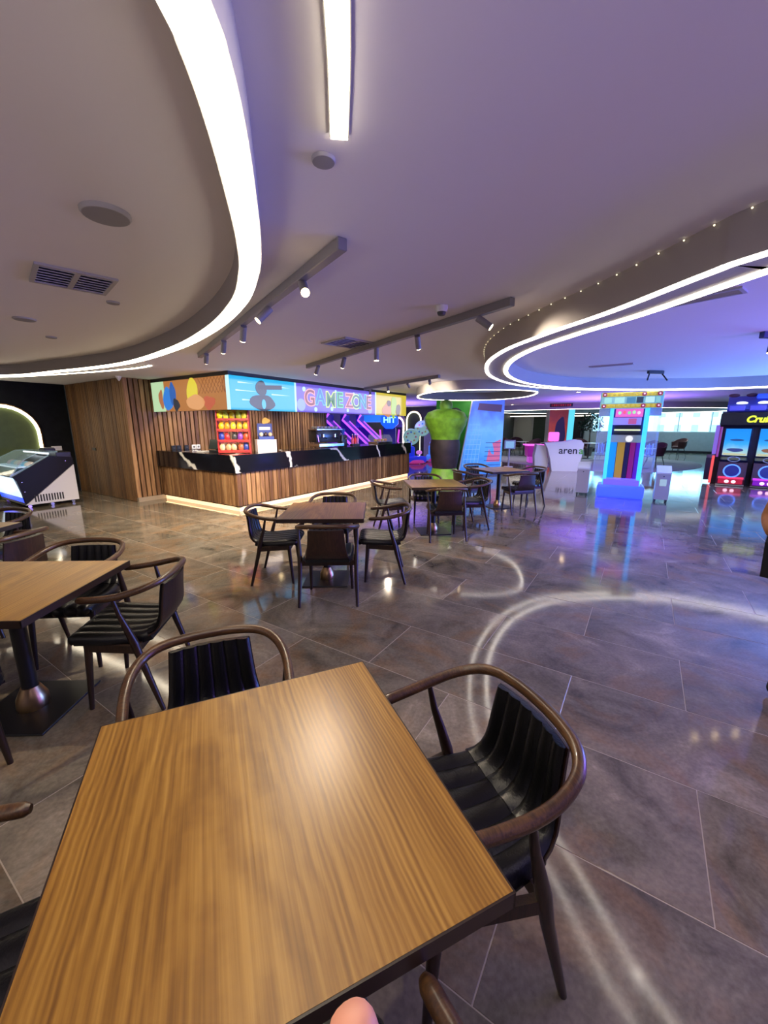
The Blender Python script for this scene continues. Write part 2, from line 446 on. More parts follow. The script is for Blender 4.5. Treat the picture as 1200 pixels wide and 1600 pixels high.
# pale buildings outside the window
FAC = M('facade', (.75, .77, .78), .7, vary=.06); FWIN = M('facade_window', (.30, .36, .42), .3)
for i, (u, v, wd, h, lab) in enumerate([(-3.5, 46, 5, 11, 'pale tower block with small windows outside, leftmost'), (3.2, 52, 5.5, 14, 'tall pale tower block outside, in the middle of the window'), (10.5, 49, 5, 9, 'low pale block outside, nearest the racing machine')]):
    x, y = XY(u, v)
    b = thing('building', lab, 'building', (x, y, -6), TH, 'blocks outside the window')
    MB().box((0, 0, h / 2 + 1), (wd, 4, h)).build('facade', FAC, b)
    f0 = None
    for r in range(2, 7):
        for c in range(4):
            loc = (-wd / 2 + wd * (c + .5) / 4, -2.0, 1 + r * 1.55)
            if r * 1.55 > h - 1: continue
            if f0 is None: f0 = MB().box((0, 0, 0), (.55, .1, .8)).build('window', FWIN, b); f0.location = loc
            else: inst(f0, 'window', b, loc)

# slats on the panelled wall
s0 = MB().box((0, 0, (ZC - .06) / 2 + .06), (.045, .078, ZC - .06), bev=.003, seg=1).build('slat', SLAT, wall_counter)
k = 0
v = 4.15
while v < 10.19:
    if k == 0: s0.location = (-8.91, v, 0)
    else: inst(s0, 'slat', wall_counter, (-8.91 + random.uniform(-.002, .002), v, 0))
    k += 1; v += .104
s1 = MB().box((0, 0, ZC / 2), (.066, .03, ZC - .01), bev=.003, seg=1).build('slat', SLATD, wall_counter); s1.location = (-8.93, 4.12, 0)
u = -9.01
while u > -11.68:
    inst(s1, 'slat', wall_counter, (u, 4.12 + random.uniform(-.004, .002), 0)); u -= .08
cp = MB().box((0, 0, 0), (.035, .14, .16)).build('corner_post', VENEER, wall_counter); cp.scale = (1, .3, 1); cp.location = (-8.9, 4.1, 0)
cp.data.transform(Matrix.Translation((0, 0, .5))); cp.scale = (1.6, .45, 1); cp.hide_render = False
bpy.data.objects.remove(cp)
hp = MB().box((0, 0, 0), (.17, .02, .06), bev=.004, seg=1).build('handle_plate', DARK, wall_counter); hp.location = (-10.57, 4.09, 1.06)
MB().box((0, 0, 0), (.07, 2.4, .09)).build('skirting', M('stone_skirting', '8f8272', .4), wall_counter).location = (-8.88, 5.3, .045)
# sockets behind the counter
so = thing('wall_sockets', 'row of black and white sockets on the slatted wall', 'socket', (*XY(-8.87, 5.3), 1.1), TH)
for i, (dy, m) in enumerate([(-.32, DARK), (-.2, DARK), (-.02, DARK), (.16, WHITEP), (.27, WHITEP)]):
    q = MB().box((0.012, dy, 0), (.03, .10, .10), bev=.006, seg=2).build('socket_plate', m, so)
    MB().lathe([(.022, 0), (.022, .004), (.016, .004), (.016, -.002)], (.027, dy, 0), 12, 'X').build('socket_hole', M('socket_inner', (.1, .1, .1), .5), q)

LEDT = M('led_tube', (.9, .9, .9), .5, emit='fff0d0', es=4.0)
# glowing arches ------------------------------------------------------
OLIVE = M('olive_panel', '4a5a2a', .6, vary=.12)
def arch_pts(r, h, n=16, leg=True):
    return [(-r, 0.0)] + [(r * math.cos(PI - PI * k / n), h - r + r * math.sin(PI - PI * k / n)) for k in range(n + 1)] + [(r, 0.0)]
def arch(name, label, loc, rz, r, h, mat, lit=True, group=None, es=8., tube=.03):
    # local: stands in the XZ plane, faces -Y
    t = thing(name, label, 'arch', loc, rz, group)
    MB().prism(arch_pts(r, h), -.03, 0.0, 'Y').build('arch_panel', mat, t)
    if lit:
        pts = [(x, -.05, z) for x, z in arch_pts(r, h)]
        MB().tube(pts, tube, 8).build('light_tube', LEDT, t, True)
        MB().tube([(x, -.018, z) for x, z in arch_pts(r + .035, h + .035)], .03, 6).build('frame', BRASS, t, True)
    return t
arch('lit_arch', 'olive green arch with glowing tube on the black wall', (*XY(UW0 + .005, 2.86), 0), TH + R(90), .60, 2.0, OLIVE)
GREYA = M('pale_arch', (.42, .44, .42), .6); OLIVEF = M('olive_far', (.05, .07, .03), .6)
arch('lit_arch', 'narrow olive arch with glowing tube above the ride cars', (*XY(-10.42, 18.99), 0), TH, .42, 2.28, OLIVEF)
arch('pale_arch', 'pale unlit arch left of the statue, beside the glowing arch', (*XY(-11.27, 18.99), 0), TH, .30, 2.15, GREYA, False)
arch('pale_arch', 'pale unlit arch just behind the statue', (*XY(-9.5, 18.99), 0), TH, .36, 2.15, GREYA, False)
arch('lit_arch', 'olive arch with glowing tube behind the far dark chairs', (*XY(-7.99, 25.6), 0), TH + R(90), .9, 2.2, OLIVEF)
arch('lit_arch', 'glowing arch tube at the end of the marble counter', (*XY(-9.16, 15.2), 0), TH, .32, 1.93, NAVY)
arch('pale_arch', 'pale grey arched niche right of the printed column', (*XY(-7.3, VW1 - .01), 0), TH, .55, 2.2, GREYA, False)
dk = MB().box((-6.15, VW1 - .02, 1.1), (1.0, .05, 2.2)).build('wall_panel_green', M('dark_green', (.012, .03, .02), .6)); dk.rotation_euler = (0, 0, TH); struct(dk, 'dark green wall panel beside the grey niche', 'wall panel')
dr = MB().box((-3.95, VW1 - .04, 1.08), (1.0, .07, 2.16)).build('door_1', M('black_door', (.006, .006, .008), .35)); dr.rotation_euler = (0, 0, TH); struct(dr, 'black door behind the potted tree', 'door')
MB().box((-3.6, VW1 - .09, 1.05), (.03, .05, .4)).build('door_handle', CHROME, dr)
bk = MB().box((-5.5, VW1 - .5, 2.34), (5, .9, .36)).build('trim_1', DARK); bk.rotation_euler = (0, 0, TH); struct(bk, 'dark bulkhead above the grey niche', 'trim')
b2 = MB().box((-5.5, VW1 - .96, 2.17), (5, .03, .03)).build('bulkhead_light', LEDC, bk)

# ------------------------------------------------------------------ ceiling rings
def ring(name, label, pts, zb, wid, strips, ccw_out, group=None, bulbs=False, mat=None):
    t = thing(name, label, 'ceiling light', (0, 0, 0), 0, group)
    P = crom(pts, 10)
    inn = offset(P, wid * (1 if ccw_out else -1))
    MB().band(inn, P, zb, ZC).build('ring_body', mat or RINGP, t, True)
    for a, b, m in strips:
        i1 = offset(P, a * (1 if ccw_out else -1)); i2 = offset(P, b * (1 if ccw_out else -1))
        MB().band(i2, i1, zb - .012, zb).build('light_strip', m, t)
    if bulbs:
        B = MB(); out = offset(P, -.015 * (1 if ccw_out else -1)); acc = 0
        for q in range(len(out)):
            a, b = out[q], out[(q + 1) % len(out)]
            L = (b - a).length; s = .16 - acc
            while s < L:
                p = a + (b - a) * (s / L); B.sphere((p.x, p.y, ZC - .012), .0045, u=6, v=4); s += .16
            acc = L - (s - .16)
        tag(B.build('bulb', M('bulb', (.9, .85, .7), .3, emit='fff0c0', es=2.0), t), None, None, None, 'stuff')
    return t
k = .78 / .75
LP = [(-.312, .86), (-.321, 1.014), (-.356, 1.215), (-.422, 1.503), (-.519, 1.881), (-.64, 2.247), (-.873, 2.743), (-1.34, 3.435), (-2.065, 4.26), (-3.199, 5.241), (-4.57, 5.967), (-5.983, 6.494)]
LP = [(x * k, y * k) for x, y in LP] + [(-7.9, 6.2), (-9.3, 4.6), (-9.4, 2.4), (-8.2, -.2), (-6.0, -2.2), (-3.6, -3.0), (-1.5, -2.6), (-.5, -1.2), (-.32, .1)]
LP = [(x, y, 0) for x, y in LP]        # runs anticlockwise: inside is to the left
ring('ring_light', 'big curved white light ring overhead on the left', LP, 2.38, .105, [(.008, .097, LEDW)], True, 'ceiling light rings')
k = .73 / .70
RP = [(1.569, 1.814), (1.499, 2.057), (1.40, 2.695), (1.244, 3.312), (1.125, 4.075), (1.20, 4.993), (1.556, 6.139), (2.24, 7.261), (3.089, 7.996), (3.95, 8.36)]
RP = [(x * k, y * k) for x, y in RP] + [(5.6, 8.85), (7.1, 8.5), (8.5, 7.2), (9.1, 5.0), (8.6, 2.6), (7.2, .8), (5.2, 0.0), (3.2, .05), (2.1, .8)]
RP = [(x, y, 0) for x, y in reversed(RP)]
ring('ring_light', 'wide ceiling ring with two parallel white light lines on the right', RP, 2.33, .31, [(.006, .045, LEDC), (.252, .304, LEDC)], True, 'ceiling light rings', bulbs=True)
P3 = [(.85, 10.6), (1.1, 9.3), (1.9, 8.75), (3.0, 8.85), (3.55, 9.5), (3.75, 11.0), (3.2, 12.2), (2.0, 12.4), (1.1, 11.8)]
ring('ring_light', 'small ceiling light ring in front of the printed column', [(x, y, 0) for x, y in P3], 2.33, .14, [(.008, .04, LEDC)], True, 'ceiling light rings')
P4 = [(5.6, 22.0), (6.3, 20.3), (8.07, 18.6), (9.9, 17.4), (12.0, 16.7), (14.6, 17.2), (16.8, 19.2), (17.3, 21.5), (15.5, 24.2), (12, 25.4), (8, 25)]
ring('ring_light', 'far curved ceiling bulkhead with light line above the lounge chairs', [(x, y, 0) for x, y in P4], 2.30, .25, [(.008, .05, LEDC)], True, 'ceiling light rings', mat=M('bulkhead_paint', (.55, .53, .5), .7))

# separate strip lights outside the left ring
def strip_light(label, pts, wid=.055):
    t = thing('strip_light', label, 'ceiling light', (0, 0, 0), 0, 'ceiling strip lights')
    P = crom([(x, y, 0) for x, y in pts], 8, False)
    def poly(w0, w1): return [tuple(p) for p in offset(P, w0, False)] + [tuple(p) for p in reversed(offset(P, w1, False))]
    MB().prism(poly(-wid / 2 - .004, wid / 2 + .004), ZC - .012, ZC + .01).build('frame', M('strip_frame', (.12, .12, .12), .5), t)
    MB().prism(poly(-wid / 2, wid / 2), ZC - .018, ZC - .006).build('diffuser', LEDW, t)
strip_light('short white strip light ending overhead near the round grille', [(-.147, 1.53), (-.112, 1.2), (-.098, .9), (-.10, .3), (-.2, -.6), (-.6, -1.8), (-1.4, -3.0)])
strip_light('thin white strip light beyond the big left ring', [(-3.70, 6.63), (-4.28, 7.0), (-5.87, 7.66), (-7.5, 8.16), (-8.9, 8.2)], .06)

# track lights --------------------------------------------------------
HEADM = M('track_grey', (.22, .21, .22), .45)
def track(label, a, b, ts, aims, powers, mat=HEADM, col=(1, .83, .62), lampmat=LAMP, big=None):
    t = thing('track_light', label, 'track light', (a[0], a[1], ZC), math.atan2(b[1] - a[1], b[0] - a[0]), 'ceiling track lights')
    L = math.hypot(b[0] - a[0], b[1] - a[1]); rz = t.rotation_euler.z
    MB().box((L / 2, 0, -.03), (L, .055, .06), bev=.004, seg=1).build('rail', mat, t)
    for i, q in enumerate(ts):
        x = L * q; d = Vector(aims[i]).normalized()
        # aim direction in world -> local
        dl = Vector((d.x * math.cos(-rz) - d.y * math.sin(-rz), d.x * math.sin(-rz) + d.y * math.cos(-rz), d.z))
        h = MB(); piv = Vector((x, 0, -.085))
        h.tube([(x, 0, -.055), (x, 0, -.09)], .008, 8)
        h.tube([piv - dl * .02, piv + dl * .115], [.028, .028], 14)
        hd = h.build('spot_head', mat, t, True)
        MB().tube([piv + dl * .113, piv + dl * .119], [.0245, .0245], 14).build('lens', lampmat, hd, True)
        wp = Vector((a[0] + (b[0] - a[0]) * q, a[1] + (b[1] - a[1]) * q, ZC - .085)) + d * .13
        if powers[i]: spot_light('track_spot', wp, wp + d, powers[i] * 2.1, col, 95, .8, .03)
    return t
dn = (0, .05, -1)
track('ceiling track with five spots beside the big left ring', (-.21, 2.26), (-2.45, 5.6), [.13, .295, .4675, .66, .895],
      [(.25, -.75, -.6), (-.55, -.25, -.6), (-.3, .5, -.8), (-.35, .6, -.7), (-.4, .7, -.7)], [18, 34, 60, 85, 85])
track('ceiling track with five spots between the two rings', (.96, 3.23), (-1.21, 6.62), [.0825, .29, .4825, .685, .8975],
      [(.75, -.2, -.55), (.17, .62, -.72), dn, (-.3, .6, -.8), (-.4, .5, -.8)], [12, 28, 16, 85, 85])
track('short ceiling track with spots above the statue', (1.05, 7.9), (-.5, 10.6), [.1, .35, .62, .9], [(.15, .9, -.35), (.35, .8, -.4), (.1, -.5, -.8), dn], [30, 30, 25, 25])
track('blue lit ceiling track inside the right ring', (3.86, 4.35), (5.6, 4.55), [.08, .25, .42, .6, .8], [dn] * 5, [0, 10, 0, 10, 0], mat=M('track_blue', (.03, .05, .16), .4), col=(.6, .7, 1))

# ceiling fittings ----------------------------------------------------
VENTM = M('vent_white', (.40, .39, .40), .6); VDARK = M('vent_dark', (.015, .015, .018), .6)
def grille(label, loc, rz, w, d, halves=2):
    t = thing('ceiling_vent', label, 'air vent', (*loc, ZC), rz, 'ceiling vents')
    fr = MB()
    fr.box((0, d / 2 - .0125, -.006), (w, .025, .016)); fr.box((0, -d / 2 + .0125, -.006), (w, .025, .016))
    fr.box((w / 2 - .0125, 0, -.006), (.025, d - .05, .016)); fr.box((-w / 2 + .0125, 0, -.006), (.025, d - .05, .016))
    if halves == 2: fr.box((0, 0, -.006), (.03, d - .05, .016))
    fr.build('frame', VENTM, t)
    MB().box((0, 0, -.001), (w - .04, d - .04, .004)).build('backing', VDARK, t)
    s0 = None
    ws = (w - .08) / 2 if halves == 2 else w - .05
    for h in range(halves):
        cx = (h - .5) * (w / 2 - .005) if halves == 2 else 0
        n = 7 if halves == 2 else max(4, int(d / .03))
        for i in range(n):
            y = -d / 2 + .04 + (d - .08) * i / (n - 1)
            loc2 = (cx, y, -.008)
            if s0 is None:
                s0 = MB().box((0, 0, 0), (ws, (d - .08) / n * .55, .006), rot=Euler((R(25), 0, 0))).build('louvre', VENTM, t); s0.location = loc2
            else: inst(s0, 'louvre', t, loc2)
grille('square ceiling grille with two louvre banks, left of the big ring', (-2.03, 2.86), R(44), .42, .42)
grille('ceiling grille between the two track lights', (-.41, 4.9), R(44), .45, .45)
grille('long blue lit ceiling slot vent near the right ring line', (2.30, 3.32), R(-52 + 180), .72, .17, 1)
grille('farther slot vent inside the right ring', (3.6, 6.65), R(-37), .62, .12, 1)
def disc(name, label, cat, loc, r, h=.03, mat=VENTM, hole=True):
    t = thing(name, label, cat, (*loc, ZC), 0, 'round ceiling fittings')
    MB().lathe([(r, 0), (r, -h * .5), (r * .93, -h), (r * .88, -h)], (0, 0, 0), 28).build('rim', mat, t, True)
    MB().lathe([(r * .90, -h * .7), (r * .90, -h - .0005), (r * .5, -h - .002), (.0, -h - .003)], (0, 0, 0), 24).build('grille', M('disc_grille', (.27, .265, .27), .7, bump=.3, bscale=300), t, True)
disc('ceiling_speaker', 'large round ceiling speaker near the louvre grille', 'speaker', (-1.247, 2.024), .10, .018)
disc('ceiling_speaker', 'round ceiling speaker at the end of the short strip light', 'speaker', (-.217, 1.657), .043, .012)
disc('ceiling_speaker', 'small round disc beside the louvre grille', 'speaker', (-2.10, 3.352), .045, .012)
disc('ceiling_speaker', 'flat round disc at the far left of the ceiling', 'speaker', (-3.223, 3.845), .085, .012)
disc('ceiling_speaker', 'small flat disc near the edge of the left ring', 'speaker', (-3.6, 4.6), .05, .012)
t = thing('smoke_detector', 'white smoke detector on the ceiling between the tracks and right ring', 'smoke detector', (.461, 3.453, ZC))
MB().lathe([(.05, 0), (.05, -.02), (.042, -.045)], (0, 0, 0), 24).build('base', WHITEP, t, True)
MB().lathe([(.034, -.045), (.034, -.055), (.026, -.07), (0, -.072)], (0, 0, 0), 20).build('chamber', M('det_dark', (.06, .06, .06), .5), t, True)
t = thing('projector_bracket', 'small black bracket hanging inside the right ring', 'bracket', (4.75, 7.3, ZC), R(10))
MB().box((0, 0, -.03), (.3, .05, .05)).build('bar', DARK, t)
for s in (-1, 1): MB().tube([(s * .12, 0, -.04), (s * .2, -.06, -.17)], .012, 6).build('arm', DARK, t)

# recessed downlights behind the LED band and in the far hall
def downlight(label, x, y, power, col, ang=130):
    t = thing('downlight', label, 'downlight', (x, y, ZC), 0, 'recessed downlights')
    MB().lathe([(.075, 0), (.075, -.008), (.055, -.008), (.055, 0)], (0, 0, 0), 20).build('rim', WHITEP, t, True)
    MB().lathe([(.054, -.001), (.054, -.004), (0, -.004)], (0, 0, 0), 16).build('lens', LAMP, t, True)
    spot_light('downlight_lamp', (x, y, ZC - .02), (x, y, 0), power, col, ang, .6, .05)
for lab, u, v, p in [('recessed downlight over the till', -8.1, 5.4, 80), ('recessed downlight over the snack rack', -8.1, 7.2, 90), ('recessed downlight over the coffee machine', -8.1, 9.0, 90)]:
    downlight(lab, *XY(u, v), p, (1, .84, .66))
for lab, x, y, p, c in [('recessed downlight before the reception desk', 5.6, 11.9, 110, (.9, .82, 1)), ('recessed downlight near the racing machine', 8.0, 12.6, 90, (.85, .85, 1)), ('recessed downlight above the lounge carpet', 10.8, 19.0, 120, (.85, .93, 1)),
                        ('recessed downlight before the far dark chairs', 6.0, 19.2, 110, (.9, .85, 1)), ('recessed downlight under the long window', 14.8, 20.6, 130, (.75, .92, 1)), ('recessed downlight beside the statue', 1.9, 9.6, 80, (1, .85, .75))]:
    downlight(lab, x, y, p, c)

t = thing('ceiling_sensor', 'small white cone shaped sensor above the slatted wall corner', 'sensor', (*XY(-8.78, 4.0), ZC))
MB().lathe([(.05, 0), (.05, -.02), (.012, -.085), (0, -.088)], (0, 0, 0), 16).build('housing', WHITEP, t, True)
MB().lathe([(.06, 0), (.06, -.012), (.05, -.014)], (0, 0, 0), 16).build('base', WHITEP, t, True)
# ================================================================== FURNITURE
def tapered(p, q, r0, r1, n=6, mid=None):
    p, q = Vector(p), Vector(q); pts = []; rad = []
    for i in range(n + 1):
        t = i / n; pts.append(p.lerp(q, t)); rad.append(r0 + (r1 - r0) * t if mid is None else (r0 + (mid - r0) * min(1, t * 2.2) if t < .4545 else mid + (r1 - mid) * (t - .4545) / .5455))
    return pts, rad
def make_chair():
    t = thing('armchair', 'x', 'chair', (0, 0, 0), 0, 'dark wooden armchairs at the dining tables')
    NCH = 6; SEG = 6; NX = NCH * SEG
    def surf(rows, thick, name, lip):
        # rows: (y, z, normal(ny,nz), halfwidth, bow)
        bm = bmesh.new(); top = []; bot = []
        for (y, z, ny, nz, hw, bow) in rows:
            a = []; b = []
            for i in range(NX + 1):
                s = i / NX * 2 - 1
                f = (i % SEG) / SEG
                bump = .010 * (1 - abs(2 * f - 1) ** 2.6)
                edge = min(1, (1 - abs(s)) / .09) ** .5
                off = bump * edge + thick * .5 * (edge - 1)
                yy = y + bow * s * s
                a.append(bm.verts.new((s * hw, yy + ny * off, z + nz * off)))
                b.append(bm.verts.new((s * hw * .985, yy - ny * thick, z - nz * thick)))
            top.append(a); bot.append(b)
        n = len(rows)
        for j in range(n - 1):
            for i in range(NX):
                bm.faces.new((top[j][i], top[j][i + 1], top[j + 1][i + 1], top[j + 1][i]))
                bm.faces.new((bot[j][i + 1], bot[j][i], bot[j + 1][i], bot[j + 1][i + 1]))
            bm.faces.new((top[j][0], top[j + 1][0], bot[j + 1][0], bot[j][0]))
            bm.faces.new((top[j + 1][NX], top[j][NX], bot[j][NX], bot[j + 1][NX]))
        for j in (0, n - 1):
            for i in range(NX): bm.faces.new((top[j][i + 1], top[j][i], bot[j][i], bot[j][i + 1]))
        m = MB(); m.bm.free(); m.bm = bm
        return m.build(name, LEATHER, t, True)
    # seat: from the rounded front lip to the rear
    prof = [(.245, .405), (.256, .425), (.252, .445), (.236, .458), (.205, .463), (.15, .461), (.08, .455), (.01, .449), (-.06, .446), (-.12, .447), (-.165, .455)]
    hw = [.215, .218, .222, .225, .228, .230, .228, .224, .216, .206, .195]
    def rows_of(prof, hw, bow):
        out = []
        for i, (y, z) in enumerate(prof):
            a = Vector(prof[max(i - 1, 0)]); b = Vector(prof[min(i + 1, len(prof) - 1)]); d = (b - a).normalized()
            nn = (d.y, -d.x)                     # for travel toward -y the normal points up
            out.append((y, z, nn[0], nn[1], hw[i], bow[i]))
        return out
    surf(rows_of(prof, hw, [0] * 11), .05, 'seat', True)
    pb = [(-.150, .457), (-.182, .468), (-.206, .49), (-.221, .52), (-.231, .56), (-.238, .61), (-.244, .66), (-.250, .70), (-.255, .728)]
    hb = [.198, .188, .178, .170, .163, .158, .154, .151, .149]
    surf(rows_of(pb, hb, [.0, .004, .01, .016, .02, .022, .022, .022, .022]), .016, 'backrest', False)
    # wooden veneer shell behind the backrest
    bm = MB(); ny = len(pb); G0 = []
    for i, r in enumerate(rows_of(pb, hb, [.0, .004, .01, .016, .02, .022, .022, .022, .022])):
        a = []; b = []
        for k in range(9):
            s = k / 4 - 1
            for lst, o in ((a, .0175), (b, .026)):
                lst.append(bm.bm.verts.new((s * (r[4] + .004), r[0] + r[5] * s * s - r[2] * o, r[1] - r[3] * o)))
        G0.append((a, b))
    for i in range(ny - 1):
        for k in range(8):
            for q in (0, 1): bm.bm.faces.new((G0[i][q][k], G0[i][q][k + 1], G0[i + 1][q][k + 1], G0[i + 1][q][k]))
        for k in (0, 8): bm.bm.faces.new((G0[i][0][k], G0[i][1][k], G0[i + 1][1][k], G0[i + 1][0][k]))
    for i in (0, ny - 1):
        for k in range(8): bm.bm.faces.new((G0[i][0][k], G0[i][0][k + 1], G0[i][1][k + 1], G0[i][1][k]))
    bm.build('back_shell', VENEER, t, True)
    half = [(.250, .150, .688), (.262, .06, .693), (.270, -.04, .704), (.264, -.125, .722), (.235, -.200, .741), (.180, -.247, .754), (.100, -.268, .760), (0, -.274, .762)]
    path = half + [(-x, y, z) for x, y, z in reversed(half[:-1])]
    P = crom(path, 5, False); n = len(P)
    rad = [.0175 * (.55 if i in (0, n - 1) else .93 if i in (1, n - 2) else 1.0) for i in range(n)]
    MB().tube(P, rad, 12, flat=1.1).build('arm_rail', RAILW, t, True)
    for s in (-1, 1):
        pts = [(s * .266, -.035, .698), (s * .262, -.055, .60), (s * .256, -.085, .50), (s * .252, -.108, .42), (s * .252, -.135, .30), (s * .256, -.175, .15), (s * .26, -.215, 0)]
        MB().tube(pts, [.009, .013, .018, .022, .019, .016, .0125], 10).build('leg', WALNUT, t, True)
        pts, rad = tapered((s * .192, .165, .41), (s * .203, .195, 0), .021, .0125)
        MB().tube(pts, rad, 10).build('leg', WALNUT, t, True)
    f = MB(); f.box((0, .175, .385), (.37, .022, .045)); f.box((0, -.115, .385), (.48, .022, .045))
    for s in (-1, 1): f.box((s * .222, .03, .385), (.022, .30, .045), rz=s * .19)
    f.build('seat_frame', WALNUT, t)
    return t
chair0 = make_chair(); chair_used = [False]
def chair(x, y, deg, label):
    # deg: the way the chair faces (0 = +x, 90 = +y)
    rz = R(deg - 90)
    if not chair_used[0]:
        chair_used[0] = True; chair0.location = (x, y, 0); chair0.rotation_euler = (0, 0, rz); chair0['label'] = label; return chair0
    return dup(chair0, (x, y, 0), rz, label)
def make_table():
    t = thing('dining_table', 'x', 'table', (0, 0, 0), 0, 'square dining tables')
    S = .81
    MB().box((0, 0, .7435), (S - .008, S - .008, .013)).build('tabletop', OAK, t)
    e = MB()
    for sx, sy in ((1, 0), (-1, 0), (0, 1), (0, -1)):
        e.box((sx * (S / 2 - .002), sy * (S / 2 - .002), .731), (.004 if sx else S, .004 if sy else S, .0365))
    e.build('edge_band', OAKE, t)
    MB().box((0, 0, .7235), (S - .008, S - .008, .027)).build('underboard', M('board_under', (.01, .009, .008), .6), t)
    MB().box((0, 0, .695), (.42, .42, .03), bev=.004, seg=1).build('mounting_plate', BLACKM, t)
    MB().lathe([(.038, .12), (.038, .68)], (0, 0, 0), 20).build('column', BLACKM, t, True)
    MB().lathe([(.075, .014), (.078, .03), (.074, .075), (.060, .105), (.044, .14), (.039, .14)], (0, 0, 0), 24).build('collar', BRASS, t, True)
    MB().box((0, 0, .007), (.46, .46, .014), bev=.005, seg=2).build('base_plate', BLACKM, t)
    return t
table0 = make_table(); tab_used = [False]
def table(x, y, deg, label):
    if not tab_used[0]:
        tab_used[0] = True; table0.location = (x, y, 0); table0.rotation_euler = (0, 0, R(deg)); table0['label'] = label; return table0
    return dup(table0, (x, y, 0), R(deg), label)

# nearest table: local y runs along the grain
table(-.287, .779, 23.6, 'square oak topped table nearest the camera')
f = Vector((math.cos(R(203.6)), math.sin(R(203.6)))); nn = Vector((-f.y, f.x)) * -1   # f: right chair faces table
def near(a, b):   # a: away from the table centre along +local x, b: along local y
    ax = Vector((math.cos(R(23.6)), math.sin(R(23.6)))); ay = Vector((-ax.y, ax.x))
    return (-.287 + ax.x * a + ay.x * b, .779 + ax.y * a + ay.y * b)
x, y = near(.549, -.013); chair(x, y, 200.4, 'armchair tucked in at the right side of the nearest table')
x, y = (-.61, 1.24); chair(x, y, 293.5, 'armchair at the far side of the nearest table')
x, y = near(-.673, -.01); chair(x, y, 23, 'armchair at the left of the nearest table, only an arm tip showing')
x, y = near(-.04, -.565); chair(x, y, 115, 'armchair at the near side of the closest table, one arm showing')
# left table
table(-2.03, 2.01, 1.5, 'square oak topped table at the left edge with brass collar')
chair(-1.516, 2.22, 187.5, 'armchair seen from the side at the right of the left edge table')
chair(-2.14, 2.58, 275, 'armchair at the far side of the left edge table')
chair(-2.02, 1.43, 88, 'armchair at the near side of the left edge table, front legs showing')
chair(-2.62, 2.03, 0, 'armchair at the left of the left edge table')
# table behind the left one
table(-3.65, 3.05, 0, 'oak topped table whose corner peeps in at the far left edge')
chair(-3.10, 3.06, 172, 'armchair seen from behind at the far left edge')
chair(-3.79, 3.70, 256, 'armchair beyond the far left table, below the freezer')
# middle table
table(-.60, 3.97, 1.0, 'square dark topped table in the middle of the floor, violet sheen')
chair(-.51, 3.515, 93, 'armchair seen from behind at the near side of the middle table')
chair(-1.14, 4.05, 2, 'armchair at the left of the middle table, facing right')
chair(.00, 4.09, 180, 'armchair at the right of the middle table, facing left')
chair(-.62, 4.64, 268, 'armchair at the far side of the middle table')
# third table
table(.75, 5.9, 6, 'square oak topped table in front of the statue')
chair(.87, 5.53, 97, 'armchair seen from behind at the near side of the table before the statue')
chair(1.36, 6.18, 195, 'armchair at the right of the table before the statue')
chair(.08, 5.98, 8, 'armchair at the left of the table before the statue')
chair(.70, 6.62, 272, 'armchair at the far side of the table before the statue')
# fourth table
table(2.27, 7.8, 18, 'square oak topped table farthest away, beside the printed column')
chair(2.50, 7.28, 106, 'armchair seen from behind at the near side of the farthest dining table')
chair(2.95, 8.02, 198, 'armchair at the right of the farthest dining table')
chair(1.62, 7.55, 20, 'armchair at the left of the farthest dining table')
chair(2.02, 8.48, 288, 'armchair at the far side of the farthest dining table')
# ================================================================== COUNTER
UC, VC = -6.25, 4.63            # outer corner of the counter
LU, LV = 2.60, 6.45             # lengths of the two fronts
ct = thing('service_counter', 'long L shaped bar with wooden slat front and lit plinth', 'counter', (*XY(UC, VC), 0), TH)
# local: front faces are x=0 (facing +x, runs along +y) and y=0 (facing -y, runs along -x)
MB().box((-.045, LV / 2, .41), (.05, LV, .66)).box((-LU / 2, .045, .41), (LU, .05, .66)).build('carcass', M('carcass', (.02, .014, .01), .6), ct)
MB().box((-.065, LV / 2 + .03, .045), (.05, LV - .06, .09)).box((-LU / 2, .065, .045), (LU - .06, .05, .09)).build('plinth', M('plinth_lit', (.7, .6, .5), .4, emit='ffcf96', es=1.3), ct)
MB().box((-.034, LV / 2 + .03, .084), (.012, LV - .06, .012)).box((-LU / 2 - .03, .034, .084), (LU - .06, .012, .012)).build('plinth_light', LEDWARM, ct)
s0 = None; y = .05
while y < LV:
    if s0 is None: s0 = MB().box((0, 0, .42), (.03, .086, .63), bev=.003, seg=1).build('slat', SLAT, ct); s0.location = (-.012, y, 0)
    else: inst(s0, 'slat', ct, (-.012 + random.uniform(-.002, .002), y, 0))
    y += .108
x = -.05
while x > -LU:
    inst(s0, 'slat', ct, (x, .012 + random.uniform(-.002, .002), 0), R(90)); x -= .108
# worktop of dark marble, one continuous L
MB().prism([(.05, -.05), (.05, LV + .03), (-.62, LV + .03), (-.62, .62), (-LU, .62), (-LU, -.05)], .735, 1.06, 'Z').build('marble_worktop', MARBLE, ct)
# ------------------------------------------------------------------ LED display band above the counter
led = thing('led_display', 'bright LED video band around the top of the counter corner', 'display', (*XY(UC, VC), 0), TH)
Z0, Z1 = 1.87, 2.46; LL = 6.25
MB().box((-.08, LL / 2, (Z0 + ZC) / 2), (.14, LL, ZC - Z0 - .002)).box((-LU / 2 - .08, .08, (Z0 + ZC) / 2), (LU - .16, .14, ZC - Z0 - .002)).build('housing', DARK, led)
